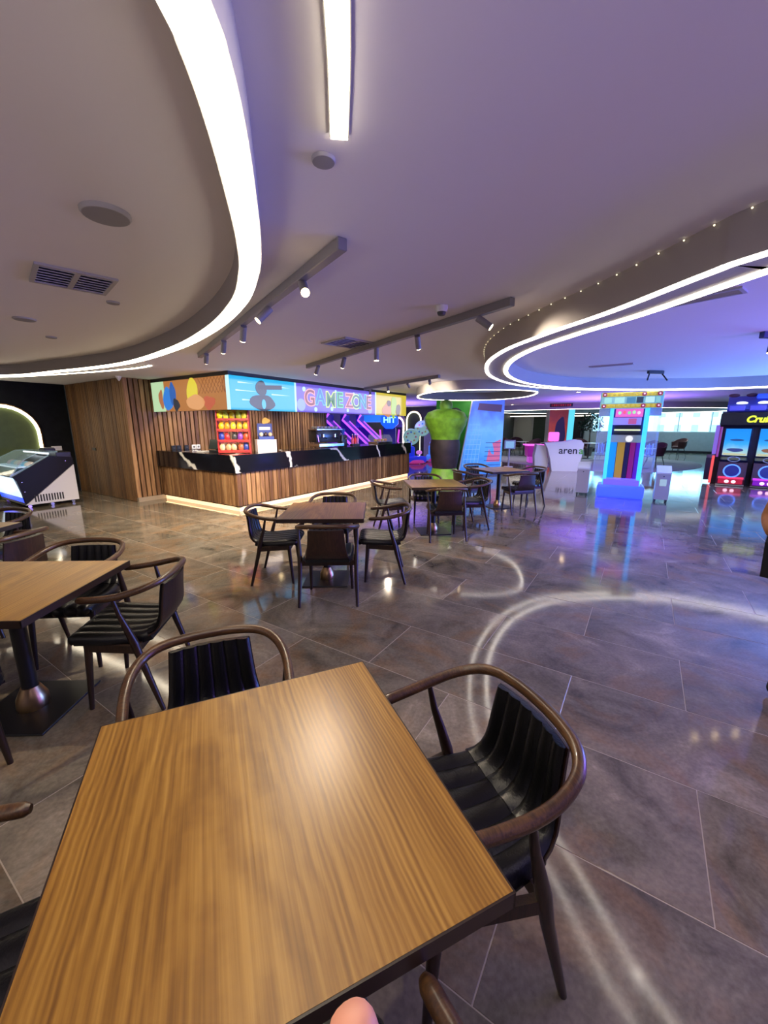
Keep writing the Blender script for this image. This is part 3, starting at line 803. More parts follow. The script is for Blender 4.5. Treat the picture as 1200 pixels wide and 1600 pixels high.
# right face: plane x=0, coordinate y ; left face: plane y=0, coordinate x
def scr(a, b, col, es, face, name='screen'):
    if face == 'R': return MB().box((-.004, (a + b) / 2, (Z0 + Z1) / 2), (.012, b - a, Z1 - Z0)).build(name, EM(col, es), led)
    return MB().box(((a + b) / 2, .004, (Z0 + Z1) / 2), (b - a, .012, Z1 - Z0)).build(name, EM(col, es), led)
E1 = .95
sA = scr(-LU + .02, -.10, 'b5743c', E1, 'L'); sA2 = scr(-LU + .02, -LU + .5, 'bfe0b0', E1, 'L', 'screen')
bpy.data.objects.remove(sA); sA = scr(-LU + .5, -.10, 'b5743c', E1, 'L')
scr(-.10, .0, 'c8f4ff', 1.1, 'L')
sB = scr(.0, 1.57, '0fb4ec', 1.05, 'R'); scr(1.57, 1.62, 'b8f4ff', 1.2, 'R')
sC = scr(1.62, 4.55, '6a55d8', 1.0, 'R'); scr(4.55, 4.60, 'b8fff0', 1.2, 'R'); sD = scr(4.60, LL - .02, 'd6c03a', 1.0, 'R')
def flat(face, poly, col, parent, lift=.004, es=1.0, name='graphic'):
    if face == 'R': return MB().prism(poly, .002, .002 + lift, 'X').build(name, EM(col, es), parent)
    return MB().prism(poly, -.002 - lift, -.002, 'Y').build(name, EM(col, es), parent)
def blob(cx, cy, rx, ry, n=18, wob=.0, seed=0):
    rnd = random.Random(seed); ph = [rnd.uniform(0, 6.28) for _ in range(3)]
    return [(cx + rx * math.cos(a) * (1 + wob * math.sin(2 * a + ph[0]) + wob * .6 * math.sin(3 * a + ph[1])), cy + ry * math.sin(a) * (1 + wob * math.sin(3 * a + ph[2]))) for a in [2 * PI * k / n for k in range(n)]]
zm = (Z0 + Z1) / 2
# plain colour shapes stand in for the pictures on the screens
flat('L', blob(-1.98, Z0 + .24, .17, .23, wob=.1, seed=3), '2f7fd8', sA); flat('L', blob(-1.80, Z0 + .33, .10, .22, wob=.1, seed=4), '1f5cae', sA, .006)
flat('L', blob(-2.24, Z0 + .25, .09, .18, wob=.2, seed=5), 'b0704a', sA2); flat('L', blob(-1.70, Z0 + .13, .10, .12, wob=.2, seed=9), '202838', sA, .007)
flat('L', blob(-1.12, Z0 + .31, .20, .27, wob=.12, seed=6), 'e2cf3c', sA); flat('L', blob(-1.05, Z0 + .15, .28, .14, wob=.1, seed=7), 'e0a06a', sA, .006); flat('L', blob(-.62, Z0 + .14, .16, .12, wob=.2, seed=8), 'c05a40', sA, .006)
for q in range(9):
    a = -.92 + q * .10
    flat('L', [(a, Z0 + .30), (a + .008, Z0 + .30), (min(a + .21, -.12), Z1 - .01), (min(a + .20, -.13), Z1 - .01)], '8a4a28', sA, .003, .8)
    flat('L', [(a + .008, Z1 - .01), (a, Z1 - .01), (min(a + .20, -.13), Z0 + .30), (min(a + .21, -.12), Z0 + .30)], '8a4a28', sA, .003, .8)
for yy, zz, ln in [(.18, .47, .35), (.12, .33, .5), (.95, .30, .5), (1.05, .45, .4), (.25, .17, .3)]:
    flat('R', [(yy, Z0 + zz), (yy + ln, Z0 + zz + .012), (yy, Z0 + zz + .025)], 'c8f0ff', sB, .003, 1.1)
flat('R', blob(.72, Z0 + .15, .30, .15, wob=.08, seed=11), '16222c', sB); flat('R', blob(.70, Z0 + .41, .13, .14, wob=.06, seed=12), '26343c', sB, .006)
flat('R', [(.62, Z0 + .38), (1.22, Z0 + .42), (1.22, Z0 + .50), (.62, Z0 + .46)], '10161c', sB, .007); flat('R', blob(.74, Z0 + .12, .05, .09, seed=2), '3fc0f0', sB, .008)
for yy, zz, r in [(1.85, .48, .05), (2.75, .10, .05), (2.9, .50, .035), (3.35, .08, .045), (4.3, .49, .03), (4.1, .46, .04), (3.6, .47, .05), (2.2, .07, .05), (1.75, .15, .13), (4.3, .12, .10)]:
    flat('R', blob(yy, Z0 + zz, r, r, 14), '8fa8ff' if r > .06 else 'b8ecff', sC, .003, 1.05)
cols = {'G': ('f0a0a8', '8a2a3c'), 'A': ('50b8f8', '2a70d0'), 'M': ('d8f080', '3a7a5a'), 'E': ('60d8a0', '2a7a6a'), 'Z': ('f0a0b0', '9a3a58'), 'O': ('c8f0a0', '3a6a7a'), 'N': ('50c8f0', '2a70b0'), 'e': ('f0909c', '7a2a50')}
for ch, yy, dz in [('G', 2.02, .0), ('A', 2.36, .03), ('M', 2.72, -.01), ('E', 3.05, .0), ('Z', 3.42, .0), ('O', 3.70, -.01), ('N', 3.98, .01), ('e', 4.24, -.01)]:
    a, b = cols[ch]; C = ch.upper()
    o = lettering('letter', C, .46, EM(a, 1.1), led, (.004, yy, zm + dz), (R(90), 0, R(90)), .002, .028)
    lettering('letter_core', C, .46, EM(b, 1.0), o, (0, 0, .003), (0, 0, 0), .002, .004)
flat('R', blob(5.15, Z0 + .14, .22, .2, wob=.15, seed=21), 'd08a5a', sD); flat('R', blob(5.5, Z0 + .25, .15, .3, wob=.15, seed=22), 'a8c83c', sD, .006); flat('R', blob(5.75, Z0 + .15, .13, .18, wob=.1, seed=23), '6a5040', sD, .007); flat('R', blob(5.25, Z0 + .33, .12, .08, wob=.1, seed=24), '5a3020', sD, .007)
area_light('led_display_light', (*XY(UC + .05, VC + 3), 2.15), (R(90), 0, TH + R(90)), 6, 22, (.7, .72, 1), .5)

# ------------------------------------------------------------------ things on the counter
ZT = 1.06
def onc(u, v): return (*XY(u, v), ZT)
CB_ = TH
# snack rack
rk = thing('snack_rack', 'red wire snack rack with yellow header card on the counter', 'rack', onc(-6.78, 5.05), TH + R(45))
RED = M('red_wire', (.45, .02, .02), .4)
f = MB()
for sx in (-1, 1): f.box((sx * .29, 0, .42), (.02, .24, .84))
for z in (.02, .22, .42, .62): f.box((0, -.02, z), (.58, .28, .012)); f.box((0, -.155, z + .03), (.58, .008, .03))
f.build('frame', RED, rk)
MB().box((0, .08, .84), (.54, .01, .20)).build('header_card', M('yellow_card', 'f0dc1c', .5), rk)
BAGC = [['e8d81c', 'd8e03a', 'e0cc20', 'c8d83a', 'e8dc3a', 'd0b820'], ['f0b81c', 'e89820', 'f0c83a', 'e8a82a', 'f0b030', 'e89a28'], ['2a3a9a', 'b83030', '3a3a3a', '7a3a9a', 'b04a2a', '2a4aa0'], ['e8b890', 'd89a70', 'e0a880', 'b85a3a', '2a3a8a', 'd8a070']]
b0 = None
for r in range(4):
    for c in range(5):
        nm = {0: 'yellow', 1: 'orange', 2: 'dark', 3: 'tan'}[r]
        b = MB(); b.sphere((0, 0, .085), 1, (.052, .03, .078), 10, 6); b.box((0, 0, .168), (.085, .006, .02)); b.box((0, 0, .008), (.085, .006, .018))
        o = b.build('snack_bag', M('bag_' + BAGC[r][c], BAGC[r][c], .35, vary=.25, scale=30), None, True)
        q = Vector((-.225 + .112 * c, -.07, .63 - .20 * r)); 
        o.matrix_world = Matrix.Translation(onc(-6.78, 5.05)) @ Matrix.Rotation(TH + R(45), 4, 'Z') @ Matrix.Translation(q) @ Matrix.Rotation(R(random.uniform(-8, 8)), 4, 'Y')
        tag(o, ['yellow', 'orange', 'dark', 'tan'][r] + ' crisp packet, ' + ['top', 'second', 'third', 'bottom'][r] + ' shelf of the snack rack, ' + ['leftmost', 'second from left', 'in the middle', 'second from right', 'rightmost'][c], 'snack', 'crisp packets in the snack rack')
wb = thing('white_box', 'plain white box on the marble counter', 'box', onc(-6.55, 5.62), TH + R(60))
MB().box((0, 0, .12), (.38, .28, .24), bev=.006).build('body', WHITEP, wb); MB().box((0, 0, .244), (.39, .29, .012), bev=.004).build('lid', WHITEP, wb)
sd = thing('snack_display', 'small blue card snack display behind the white box', 'display stand', (*XY(-6.56, 5.64), ZT + .25), TH + R(60))
MB().box((0, .08, .16), (.30, .01, .32)).build('back_card', M('blue_card', '27408a', .5), sd)
MB().box((0, 0, .03), (.30, .16, .06)).build('tray', M('blue_card', '27408a', .5), sd)
MB().prism(blob(.03, .37, .08, .06, wob=.2, seed=31), .072, .08, 'Y').build('top_graphic', M('gold_card', 'd8a83a', .5), sd)
MB().box((0, .072, .22), (.22, .006, .06)).build('print_band', M('pale_print', 'd8d8e8', .5), sd)
for k in range(3): MB().sphere((-.09 + .09 * k, -.01, .10), .04, (1, .7, 1.1)).build('treat_pack', M('treat_%d' % k, ['d8c8a8', '3a2a2a', 'c8b088'][k], .4), sd, True)
ps = thing('till_terminal', 'small black till screen on the counter near the slatted wall', 'till', onc(-7.35, 5.0), TH + R(20))
MB().box((0, .02, .02), (.22, .18, .04), bev=.006).build('base', DARK, ps)
MB().tube([(0, .04, .03), (0, .06, .14)], .02, 8).build('stem', DARK, ps)
MB().box((0, .03, .15), (.30, .03, .20), rot=Euler((R(-22), 0, 0)), bev=.006).build('screen', M('till_screen', (.02, .03, .03), .15), ps)
MB().box((-.25, -.05, .01), (.16, .22, .02), bev=.003).build('paper_pad', WHITEP, ps)
cm = thing('coffee_machine', 'chrome and black espresso machine with white cups on top', 'coffee machine', onc(-6.70, 7.65), TH + R(75))
MB().box((0, .05, .27), (.72, .36, .30), bev=.02).build('body', M('coffee_body', (.03, .03, .035), .25), cm, True)
MB().box((0, -.02, .06), (.74, .50, .08), bev=.01).build('drip_tray', CHROME, cm)
MB().box((0, .02, .43), (.76, .44, .03), bev=.01).build('cup_shelf', CHROME, cm)
for k in range(2): MB().lathe([(.04, 0), (.04, .08), (.05, .09)], (-.17 + .34 * k, -.14, .24), 16).build('group_head', CHROME, cm, True)
for k in range(2): MB().tube([(-.17 + .34 * k, -.14, .24), (-.17 + .34 * k, -.32, .22)], .014, 8).build('filter_handle', DARK, cm, True)
for s in (-1, 1): MB().tube([(s * .33, -.12, .38), (s * .36, -.2, .3), (s * .34, -.21, .14)], .008, 6).build('steam_wand', CHROME, cm, True)
cup = MB().lathe([(.0, 0), (.024, 0), (.036, .03), (.04, .06), (.036, .06), (.02, .006), (0, .006)], (0, 0, 0), 14).build('coffee_cup', WHITEP, None, True)
cupm = Matrix.Translation(onc(-6.70, 7.65)) @ Matrix.Rotation(TH + R(75), 4, 'Z')
i = 0
for a in range(6):
    for b in range(3):
        o = cup if i == 0 else cup.copy()
        if i: COL.objects.link(o)
        p = cupm @ Vector((-.28 + .11 * a, -.08 + .10 * b, .446)); o.location = p
        tag(o, 'white coffee cup upright on top of the espresso machine', 'cup', 'cups on the espresso machine'); i += 1
gr = thing('coffee_grinder', 'coffee grinder with blue hopper right of the espresso machine', 'grinder', onc(-6.66, 8.25), TH + R(75))
MB().box((0, 0, .14), (.17, .22, .28), bev=.02).build('body', DARK, gr, True)
MB().lathe([(.04, .28), (.08, .40), (.085, .44), (.0, .45)], (0, 0, 0), 16).build('hopper', M('hopper', (.05, .12, .5), .1), gr, True)  # hopper has one plain blue base colour
MB().tube([(0, -.1, .22), (0, -.17, .20)], .02, 8).build('spout', CHROME, gr, True)
cs = thing('syrup_stand', 'pink and red syrup bottles in a holder on the counter', 'bottle rack', onc(-6.62, 8.75), TH + R(75))
MB().box((0, 0, .02), (.26, .12, .04), bev=.006).build('holder', DARK, cs)
for k in range(3):
    q = MB().lathe([(.034, .03), (.036, .17), (.014, .22), (.014, .27)], (-.085 + .085 * k, 0, 0), 14).build('bottle', M('syrup%d' % k, ['d85a7a', 'c03a3a', 'b86aa8'][k], .15), cs, True)
    MB().lathe([(.016, .27), (.016, .30), (0, .305)], (-.085 + .085 * k, 0, 0), 10).build('cap', WHITEP, q, True)
ck = thing('cake_dome', 'low glass food cabinet with yellow snacks near the counter end', 'food cabinet', onc(-6.62, 10.0), TH + R(80))
MB().box((0, 0, .03), (.62, .40, .06), bev=.008).build('base', CHROME, ck)
MB().prism([(-.20, .06), (-.20, .12), (-.08, .26), (.2, .26), (.2, .06)], -.31, .31, 'X').build('glass_cover', GLASS, ck)
for k in range(4): MB().sphere((-.21 + .14 * k, 0, .10), .055, (1.1, 1, .8)).build('pastry', M('pastry%d' % (k % 2), ['d8b04a', 'c8783a'][k % 2], .6, vary=.2, scale=40), ck, True)

# ------------------------------------------------------------------ ice cream freezer by the black wall
fz = thing('ice_cream_freezer', 'white and black ice cream freezer with blue lit front and sloping glass', 'freezer', (*XY(-9.95, 2.55), 0), TH)
W = 1.45; D = .88   # local: side panel at x=0, runs back to -W; front at y=0, rear y=D
MB().prism([(0, .07), (D, .07), (D, .93), (.5, .98), (-.1, .62), (-.06, .55)], -W + .02, -.02, 'X').build('body', DARK, fz)
MB().prism([(0, .07), (D, .07), (D, .80)], -.02, .012, 'X').build('side_panel', WHITEP, fz)
MB().prism([(0.01, .10), (D, .82), (D, .95), (.5, 1.0), (-.12, .63), (-.07, .55)], -.02, .008, 'X').build('black_side', M('gloss_black', (.005, .005, .006), .45, spec=.2), fz)
MB().prism([(-.125, .60), (-.025, .22), (-.01, .22), (-.10, .61)], -W + .05, -.03, 'X').build('front_panel', M('front_lit', (.8, .85, .9), .3, emit='c8e4ff', es=1.1), fz)
MB().prism([(-.02, .21), (.0, .08), (.015, .08), (-.005, .21)], -W + .05, -.03, 'X').build('blue_light_panel', M('blue_lit', (.02, .05, .5), .3, emit='1434ff', es=3.5), fz)
MB().box((-W / 2, .28, .80), (W - .12, .62, .02)).build('tub_deck', M('tub_deck', (.75, .85, .9), .3, emit='9fd8ff', es=.35), fz)
for k in range(6): MB().lathe([(.0, .0), (.085, 0), (.09, .03), (.06, .07), (0, .09)], (-.16 - .2 * k, .22, .81), 14).build('ice_cream', M('ice%d' % (k % 3), ['f0e8d8', '9fd8f0', 'e8c0c8'][k % 3], .6), fz, True)
MB().prism([(-.13, .64), (-.135, .66), (.10, .95), (.36, 1.08), (.66, 1.08), (.66, 1.06), (.36, 1.06), (.12, .94)], -W + .04, -.04, 'X').build('glass_hood', M('freezer_glass', (.5, .75, .85), .04, alpha=.35), fz)
MB().prism([(-.14, .62), (-.14, .66), (.5, 1.02), (.5, .99)], -.05, -.035, 'X').build('hood_side', M('freezer_glass', (.5, .75, .85), .04, alpha=.35), fz)
MB().box((-W / 2, .5, 1.04), (W - .1, .03, .03)).build('hood_light', EM('e8f4ff', 3.0), fz)
MB().box((-W / 2, .74, 1.0), (W, .26, .12), bev=.01).build('rear_shelf', DARK, fz)
for k in range(11): MB().box((.012, .16 + .045 * k, .185), (.006, .024, .14)).build('vent_slot', VDARK, fz)
for xx in (-.08, -W + .08):
    for yy in (.08, .44, .80): MB().lathe([(.03, -.012), (.03, .012)], (xx, yy, .03), 12, 'X').build('caster', CHROME, fz, True)
for yy, zz in ((.02, .33), (.0, .52), (.75, .88)): MB().lathe([(.012, 0), (.010, .008), (0, .01)], (.008, yy, zz), 8, 'X').build('screw', CHROME, fz, True)
sc_ = thing('scale_box', 'small dark scale standing on the freezer shelf', 'scale', (*XY(-10.75, 3.28), 1.06), TH)
MB().box((0, 0, .025), (.30, .2, .05), bev=.008).build('body', DARK, sc_); MB().box((0, 0, .06), (.26, .18, .015), bev=.004).build('pan', M('scale_pan', (.12, .12, .12), .4), sc_)
pp = MB().box((0, 0, 0), (.02, .2, .1), bev=.004).build('wall_plate', WHITEP); pp.location = (*XY(-11.68, 3.75), 1.06); pp.rotation_euler = (0, 0, TH); tag(pp, 'white socket plate on the black wall behind the freezer', 'socket')
# ================================================================== HALL
# green sculpture (plain abstract stand-in)
stt = thing('sculpture', 'tall green and dark purple sculpture standing before the printed column', 'sculpture', (1.78, 11.75, 0), R(0))
GRN = M('green_resin', '6fa52c', .45, vary=.35, scale=5, bump=.2, bscale=14); PUR = M('dark_purple_resin', '2a2026', .6, vary=.4, scale=6, bump=.2, bscale=14)
MB().lathe([(0, 0), (.46, 0), (.48, .08), (.40, .2), (.36, .36), (.0, .40)], (0, 0, 0), 24).build('green_foot', GRN, stt, True)
MB().lathe([(.0, .28), (.34, .30), (.38, .5), (.43, .8), (.44, 1.05), (.40, 1.22), (0, 1.26)], (0, 0, 0), 24).build('dark_middle', PUR, stt, True)
MB().lathe([(0, 1.14), (.40, 1.16), (.45, 1.35), (.58, 1.6), (.62, 1.78), (.52, 1.95), (.28, 2.04), (0, 2.06)], (0, 0, 0), 24).build('green_upper', GRN, stt, True)
MB().lathe([(0, 2.0), (.16, 2.02), (.19, 2.14), (.15, 2.27), (0, 2.31)], (0, 0, 0), 20).build('green_cap', GRN, stt, True)
# printed column
col_ = thing('printed_column', 'four sided column printed green and blue beneath the small light ring', 'column', (2.75, 13.2, 0), 0)
def hexa(name, bot, top, mat, parent, z0=0., z1=ZC):
    m = MB(); a = [m.bm.verts.new((*p, z0)) for p in bot]; b = [m.bm.verts.new((*p, z1)) for p in top]; n = len(a)
    for i in range(n): m.bm.faces.new((a[i], a[(i + 1) % n], b[(i + 1) % n], b[i]))
    m.bm.faces.new(list(reversed(a))); m.bm.faces.new(b)
    return m.build(name, mat, parent)
A0, A1 = (-.42, -.72), (-.05, -.72)          # slanted corner, bottom and top
Lf = (-1.05, .05); Rt = (1.05, -.25)
hexa('core', [A0, Rt, (.6, .9), Lf], [A1, Rt, (.6, .9), Lf], M('column_core', (.05, .07, .15), .5), col_)
def grad(name, cols, axis='Z', lo=0., hi=2.5, es=.5, sc=3.):
    if name in MATS: return MATS[name]
    m = M(name, (.5, .5, .5), .4); n = m.node_tree.nodes; L = m.node_tree.links; p = n['Principled BSDF']
    tc = n.new('ShaderNodeTexCoord'); sx = n.new('ShaderNodeSeparateXYZ'); L.new(tc.outputs['Object'], sx.inputs[0])
    mr = n.new('ShaderNodeMapRange'); mr.inputs[1].default_value = lo; mr.inputs[2].default_value = hi; L.new(sx.outputs[axis], mr.inputs[0])
    ns = n.new('ShaderNodeTexNoise'); ns.inputs['Scale'].default_value = sc; L.new(tc.outputs['Object'], ns.inputs['Vector'])
    ad = n.new('ShaderNodeMath'); ad.operation = 'MULTIPLY_ADD'; ad.inputs[1].default_value = .35; L.new(ns.outputs['Fac'], ad.inputs[0]); L.new(mr.outputs[0], ad.inputs[2])
    r = n.new('ShaderNodeValToRGB'); e = r.color_ramp.elements
    while len(e) < len(cols): e.new(.5)
    for i, c in enumerate(cols): e[i].position = .12 + .95 * i / (len(cols) - 1) if i < len(cols) - 1 else 1.0; e[i].color = (*rgb(c), 1)
    L.new(ad.outputs[0], r.inputs['Fac']); L.new(r.outputs['Color'], p.inputs['Base Color'])
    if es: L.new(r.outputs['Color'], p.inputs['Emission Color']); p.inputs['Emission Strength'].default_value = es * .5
    return m
def quad_panel(name, p, mat, parent, lift=.01, dirv=(0, -1, 0)):
    m = MB(); d = Vector(dirv) * lift
    a = [m.bm.verts.new(Vector(q)) for q in p]; b = [m.bm.verts.new(Vector(q) + d) for q in p]
    for i in range(4): m.bm.faces.new((a[i], a[(i + 1) % 4], b[(i + 1) % 4], b[i]))
    m.bm.faces.new(list(reversed(a))); m.bm.faces.new(b)
    return m.build(name, mat, parent)
RN = Vector((.38, -.92, 0)); LN = Vector((-.62, -.78, 0))
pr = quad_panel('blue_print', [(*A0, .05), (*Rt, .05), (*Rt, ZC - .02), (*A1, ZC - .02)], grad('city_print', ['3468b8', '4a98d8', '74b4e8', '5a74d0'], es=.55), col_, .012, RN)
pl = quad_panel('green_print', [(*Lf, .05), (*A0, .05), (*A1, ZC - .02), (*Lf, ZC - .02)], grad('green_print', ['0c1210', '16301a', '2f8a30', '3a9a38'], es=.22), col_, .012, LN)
MB().tube([(A0[0], A0[1] - .02, .03), (A1[0], A1[1] - .02, ZC - .02)], .022, 8).build('edge_trim', WHITEP, col_)
def onright(s, z, lift=.02):    # point on the right face, s 0..1
    k = z / ZC; ax = A0[0] + (A1[0] - A0[0]) * k
    return Vector((ax + (Rt[0] - ax) * s, A0[1] + (Rt[1] - A0[1]) * s, z)) + RN * lift
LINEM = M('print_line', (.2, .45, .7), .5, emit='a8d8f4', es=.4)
for k in range(9): MB().tube([onright(.04, .4 + .15 * k), onright(.42, .4 + .15 * k)], .007, 4).build('print_line', LINEM, pr)
for k in range(5): MB().tube([onright(.05 + .09 * k, .3), onright(.05 + .09 * k, 1.65)], .007, 4).build('print_line', LINEM, pr)
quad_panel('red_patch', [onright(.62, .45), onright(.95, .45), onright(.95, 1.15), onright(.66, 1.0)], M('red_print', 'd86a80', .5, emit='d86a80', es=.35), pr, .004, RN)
for k in range(6): MB().tube([onright(.55, .35 + .14 * k, .03), onright(.96, .35 + .14 * k, .03)], .008, 4).build('print_line', M('print_line_dark', (.05, .08, .3), .5), pr)
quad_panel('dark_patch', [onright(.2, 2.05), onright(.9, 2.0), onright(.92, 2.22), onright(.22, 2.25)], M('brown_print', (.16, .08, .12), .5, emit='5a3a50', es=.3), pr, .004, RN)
m = MB(); m.sphere((-.70, -.47, 1.35), 1, (.28, .03, .42), 16, 10); m.build('grey_shape', M('print_grey', '7f9078', .6, vary=.3), pl, True).rotation_euler = (0, 0, 0)
m = MB(); m.sphere((-.55, -.60, 1.9), 1, (.22, .03, .22), 16, 10); m.build('dark_shape', M('print_dark', (.01, .012, .012), .6), pl, True)

# ticket / prize tower machine
tk = thing('prize_machine', 'tall blue glowing prize tower with white acrylic wings and bulb header', 'arcade machine', (5.40, 9.0, 0), R(-30))
BLUEL = M('blue_glow', (.05, .1, .5), .3, emit='2a40ff', es=2.2); CYL = M('cyan_glow', (.1, .3, .6), .3, emit='2aa0ff', es=2.0)
ACR = M('acrylic', (.7, .85, 1), .05, alpha=.22)
MB().box((0, 0, .14), (.92, .62, .28), bev=.05, seg=3).build('base', BLUEL, tk, True)
MB().box((0, .02, .34), (.70, .5, .14), bev=.02).build('step', M('violet_step', (.2, .15, .7), .3, emit='6a5aff', es=.9), tk)
MB().box((0, .22, 1.2), (.64, .10, 1.9)).build('back_panel', M('tower_back', (.02, .02, .12), .4), tk)
for s in (-1, 1): MB().box((s * .33, .02, 1.2), (.07, .46, 1.86), bev=.01).build('side_post', CYL, tk)
for k, (c, x0, x1) in enumerate([('1e9fe8', -.29, -.16), ('c8902a', -.15, .0), ('1a1040', .01, .09), ('a0186a', .10, .20), ('6a1098', .21, .29)]):
    MB().box(((x0 + x1) / 2, .12, .80), (x1 - x0, .1, .86), bev=.01).build('colour_column', M('tower_' + c, c, .4, emit=c, es=.35), tk)
MB().box((0, .06, 1.30), (.58, .16, .16)).build('ticket_shelf', M('shelf_grey', '9a9a90', .4, emit='9a9a90', es=.25), tk)
MB().lathe([(.07, 0), (.07, .02), (.035, .02), (.035, 0)], (.06, -.022, 1.30), 20, 'Y').build('dial', EM('f4f4ff', 1.0), tk)
MB().box((0, .06, 1.49), (.5, .14, .03)).build('shelf_bar', EM('f0ffd0', 1.1), tk); MB().box((0, .05, 1.42), (.5, .16, .05)).build('dark_bar', DARK, tk); MB().box((0, .05, 1.55), (.5, .16, .05)).build('dark_bar', DARK, tk)
MB().box((-.02, .08, 1.68), (.54, .12, .16)).build('display_box', M('violet_box', (.3, .3, .7), .3, emit='9a8af0', es=.6), tk)
MB().box((.08, .0, 1.68), (.15, .03, .12)).build('mini_screen', EM('c05aa8', .9), tk)
MB().box((0, .03, 1.86), (.52, .14, .17)).build('marquee', EM('f06ad8', 1.0), tk)
for k in range(5): MB().sphere((-.18 + .09 * k, -.045, 1.86 + .012 * (k % 2)), .034, (1, .3, 1.1), 10, 6).build('marquee_graphic', EM(['a8f0d0', 'f0608a', '8ae0a0', 'a8f0b8', 'f0d0e8'][k], 1.1), tk, True)
# header
hd = MB().box((0, 0, 2.12), (1.16, .50, .34), bev=.02).build('header', M('header_box', (.25, .45, .5), .4, emit='5ab8c8', es=.35), tk)
for zz in (2.24, 2.0):
    MB().box((0, -.255, zz), (1.10, .02, .085)).build('yellow_band', M('header_band', 'b8a83c', .4, emit='b8a83c', es=.45), hd)
    for k in range(12):
        x = -.5 + 1.0 * k / 11; big = k in (0, 8, 11)
        MB().lathe([(.045 if big else .03, 0), (.045 if big else .03, .012), (.0, .03)], (x, -.265, zz), 12, 'Y').build('bulb', EM('a02a5a', .8) if big else EM('d8c850', .8), hd, True)
        if big: MB().sphere((x, -.292, zz), .017, u=8, v=5).build('bulb_core', EM('f4c8f0', 1.4), hd, True)
for x0, x1, c in [(-.5, -.36, 'a8f0f0'), (-.3, -.12, 'b8f8f8'), (-.08, .08, '4a90c0'), (.1, .22, '1a3a5a'), (.26, .42, 'c8f8ff'), (.44, .52, '8ad0e0')]:
    MB().box(((x0 + x1) / 2, -.256, 2.12), (x1 - x0, .014, .12), bev=.004, seg=1).build('header_graphic', EM(c, .9), hd)
for s in (-1, 1):
    MB().box((s * .47, -.1, 1.87), (.22, .03, .16)).build('header_cheek', M('grey_cheek', (.35, .37, .42), .4), tk)
    wing = MB().prism([(s * .37, .30), (s * .37, 1.95), (s * .58, 1.95), (s * .58, .30)], -.22, -.205, 'Y').build('acrylic_wing', ACR, tk)
    MB().box((s * .575, .02, 1.12), (.012, .45, 1.66)).build('acrylic_side', ACR, tk)
    MB().lathe([(.12, 0), (.12, .015), (.09, .02), (0, .02)], (s * .47, -.02, .92), 20).build('wing_tray', M('tray_dark', (.02, .02, .12), .3), tk)
    for k in range(4): MB().box((s * (.42 + .035 * k), .05, 1.05 + .03 * (k % 2)), (.022, .05, .24), bev=.004, seg=1).build('prize_tube', M('prize%d' % k, ['4a6ad8', '6a8ae8', '3a4ab0', '8aa0f0'][k], .3, emit=['4a6ad8', '6a8ae8', '3a4ab0', '8aa0f0'][k], es=.4), tk)
for (x, y, lab, nm) in [(-.76, -.12, 'pale metal ticket bin left of the prize tower', 'L'), (.76, -.3, 'pale metal ticket bin right of the prize tower', 'R')]:
    p = Matrix.Rotation(R(-30), 3, 'Z') @ Vector((x, y, 0))
    b = thing('ticket_bin', lab, 'bin', (5.40 + p.x, 9.0 + p.y, 0), R(-30), 'ticket bins beside the prize tower')
    MB().prism([(-.15, .06), (-.15, .62), (.12, .74), (.16, .72), (.16, .06)], -.125, .125, 'X').build('body', M('bin_metal', (.48, .46, .46), .35), b)
    MB().prism([(-.155, .63), (.12, .755), (.165, .735), (.165, .70), (.12, .71), (-.155, .60)], -.13, .13, 'X').build('lid', WHITEP, b)
    for sx in (-1, 1):
        for sy in (-1, 1): MB().lathe([(.03, -.01), (.03, .01)], (sx * .1, sy * .11, .03), 10, 'X').build('caster', DARK, b, True)
    MB().lathe([(.012, 0), (.012, .01), (0, .012)], (0, -.15, .55), 8, 'Y').build('lock', DARK, b, True)
    if nm == 'R': MB().box((.0, -.152, .42), (.12, .006, .14)).build('sticker', EM('b8d8ff', .7), b)

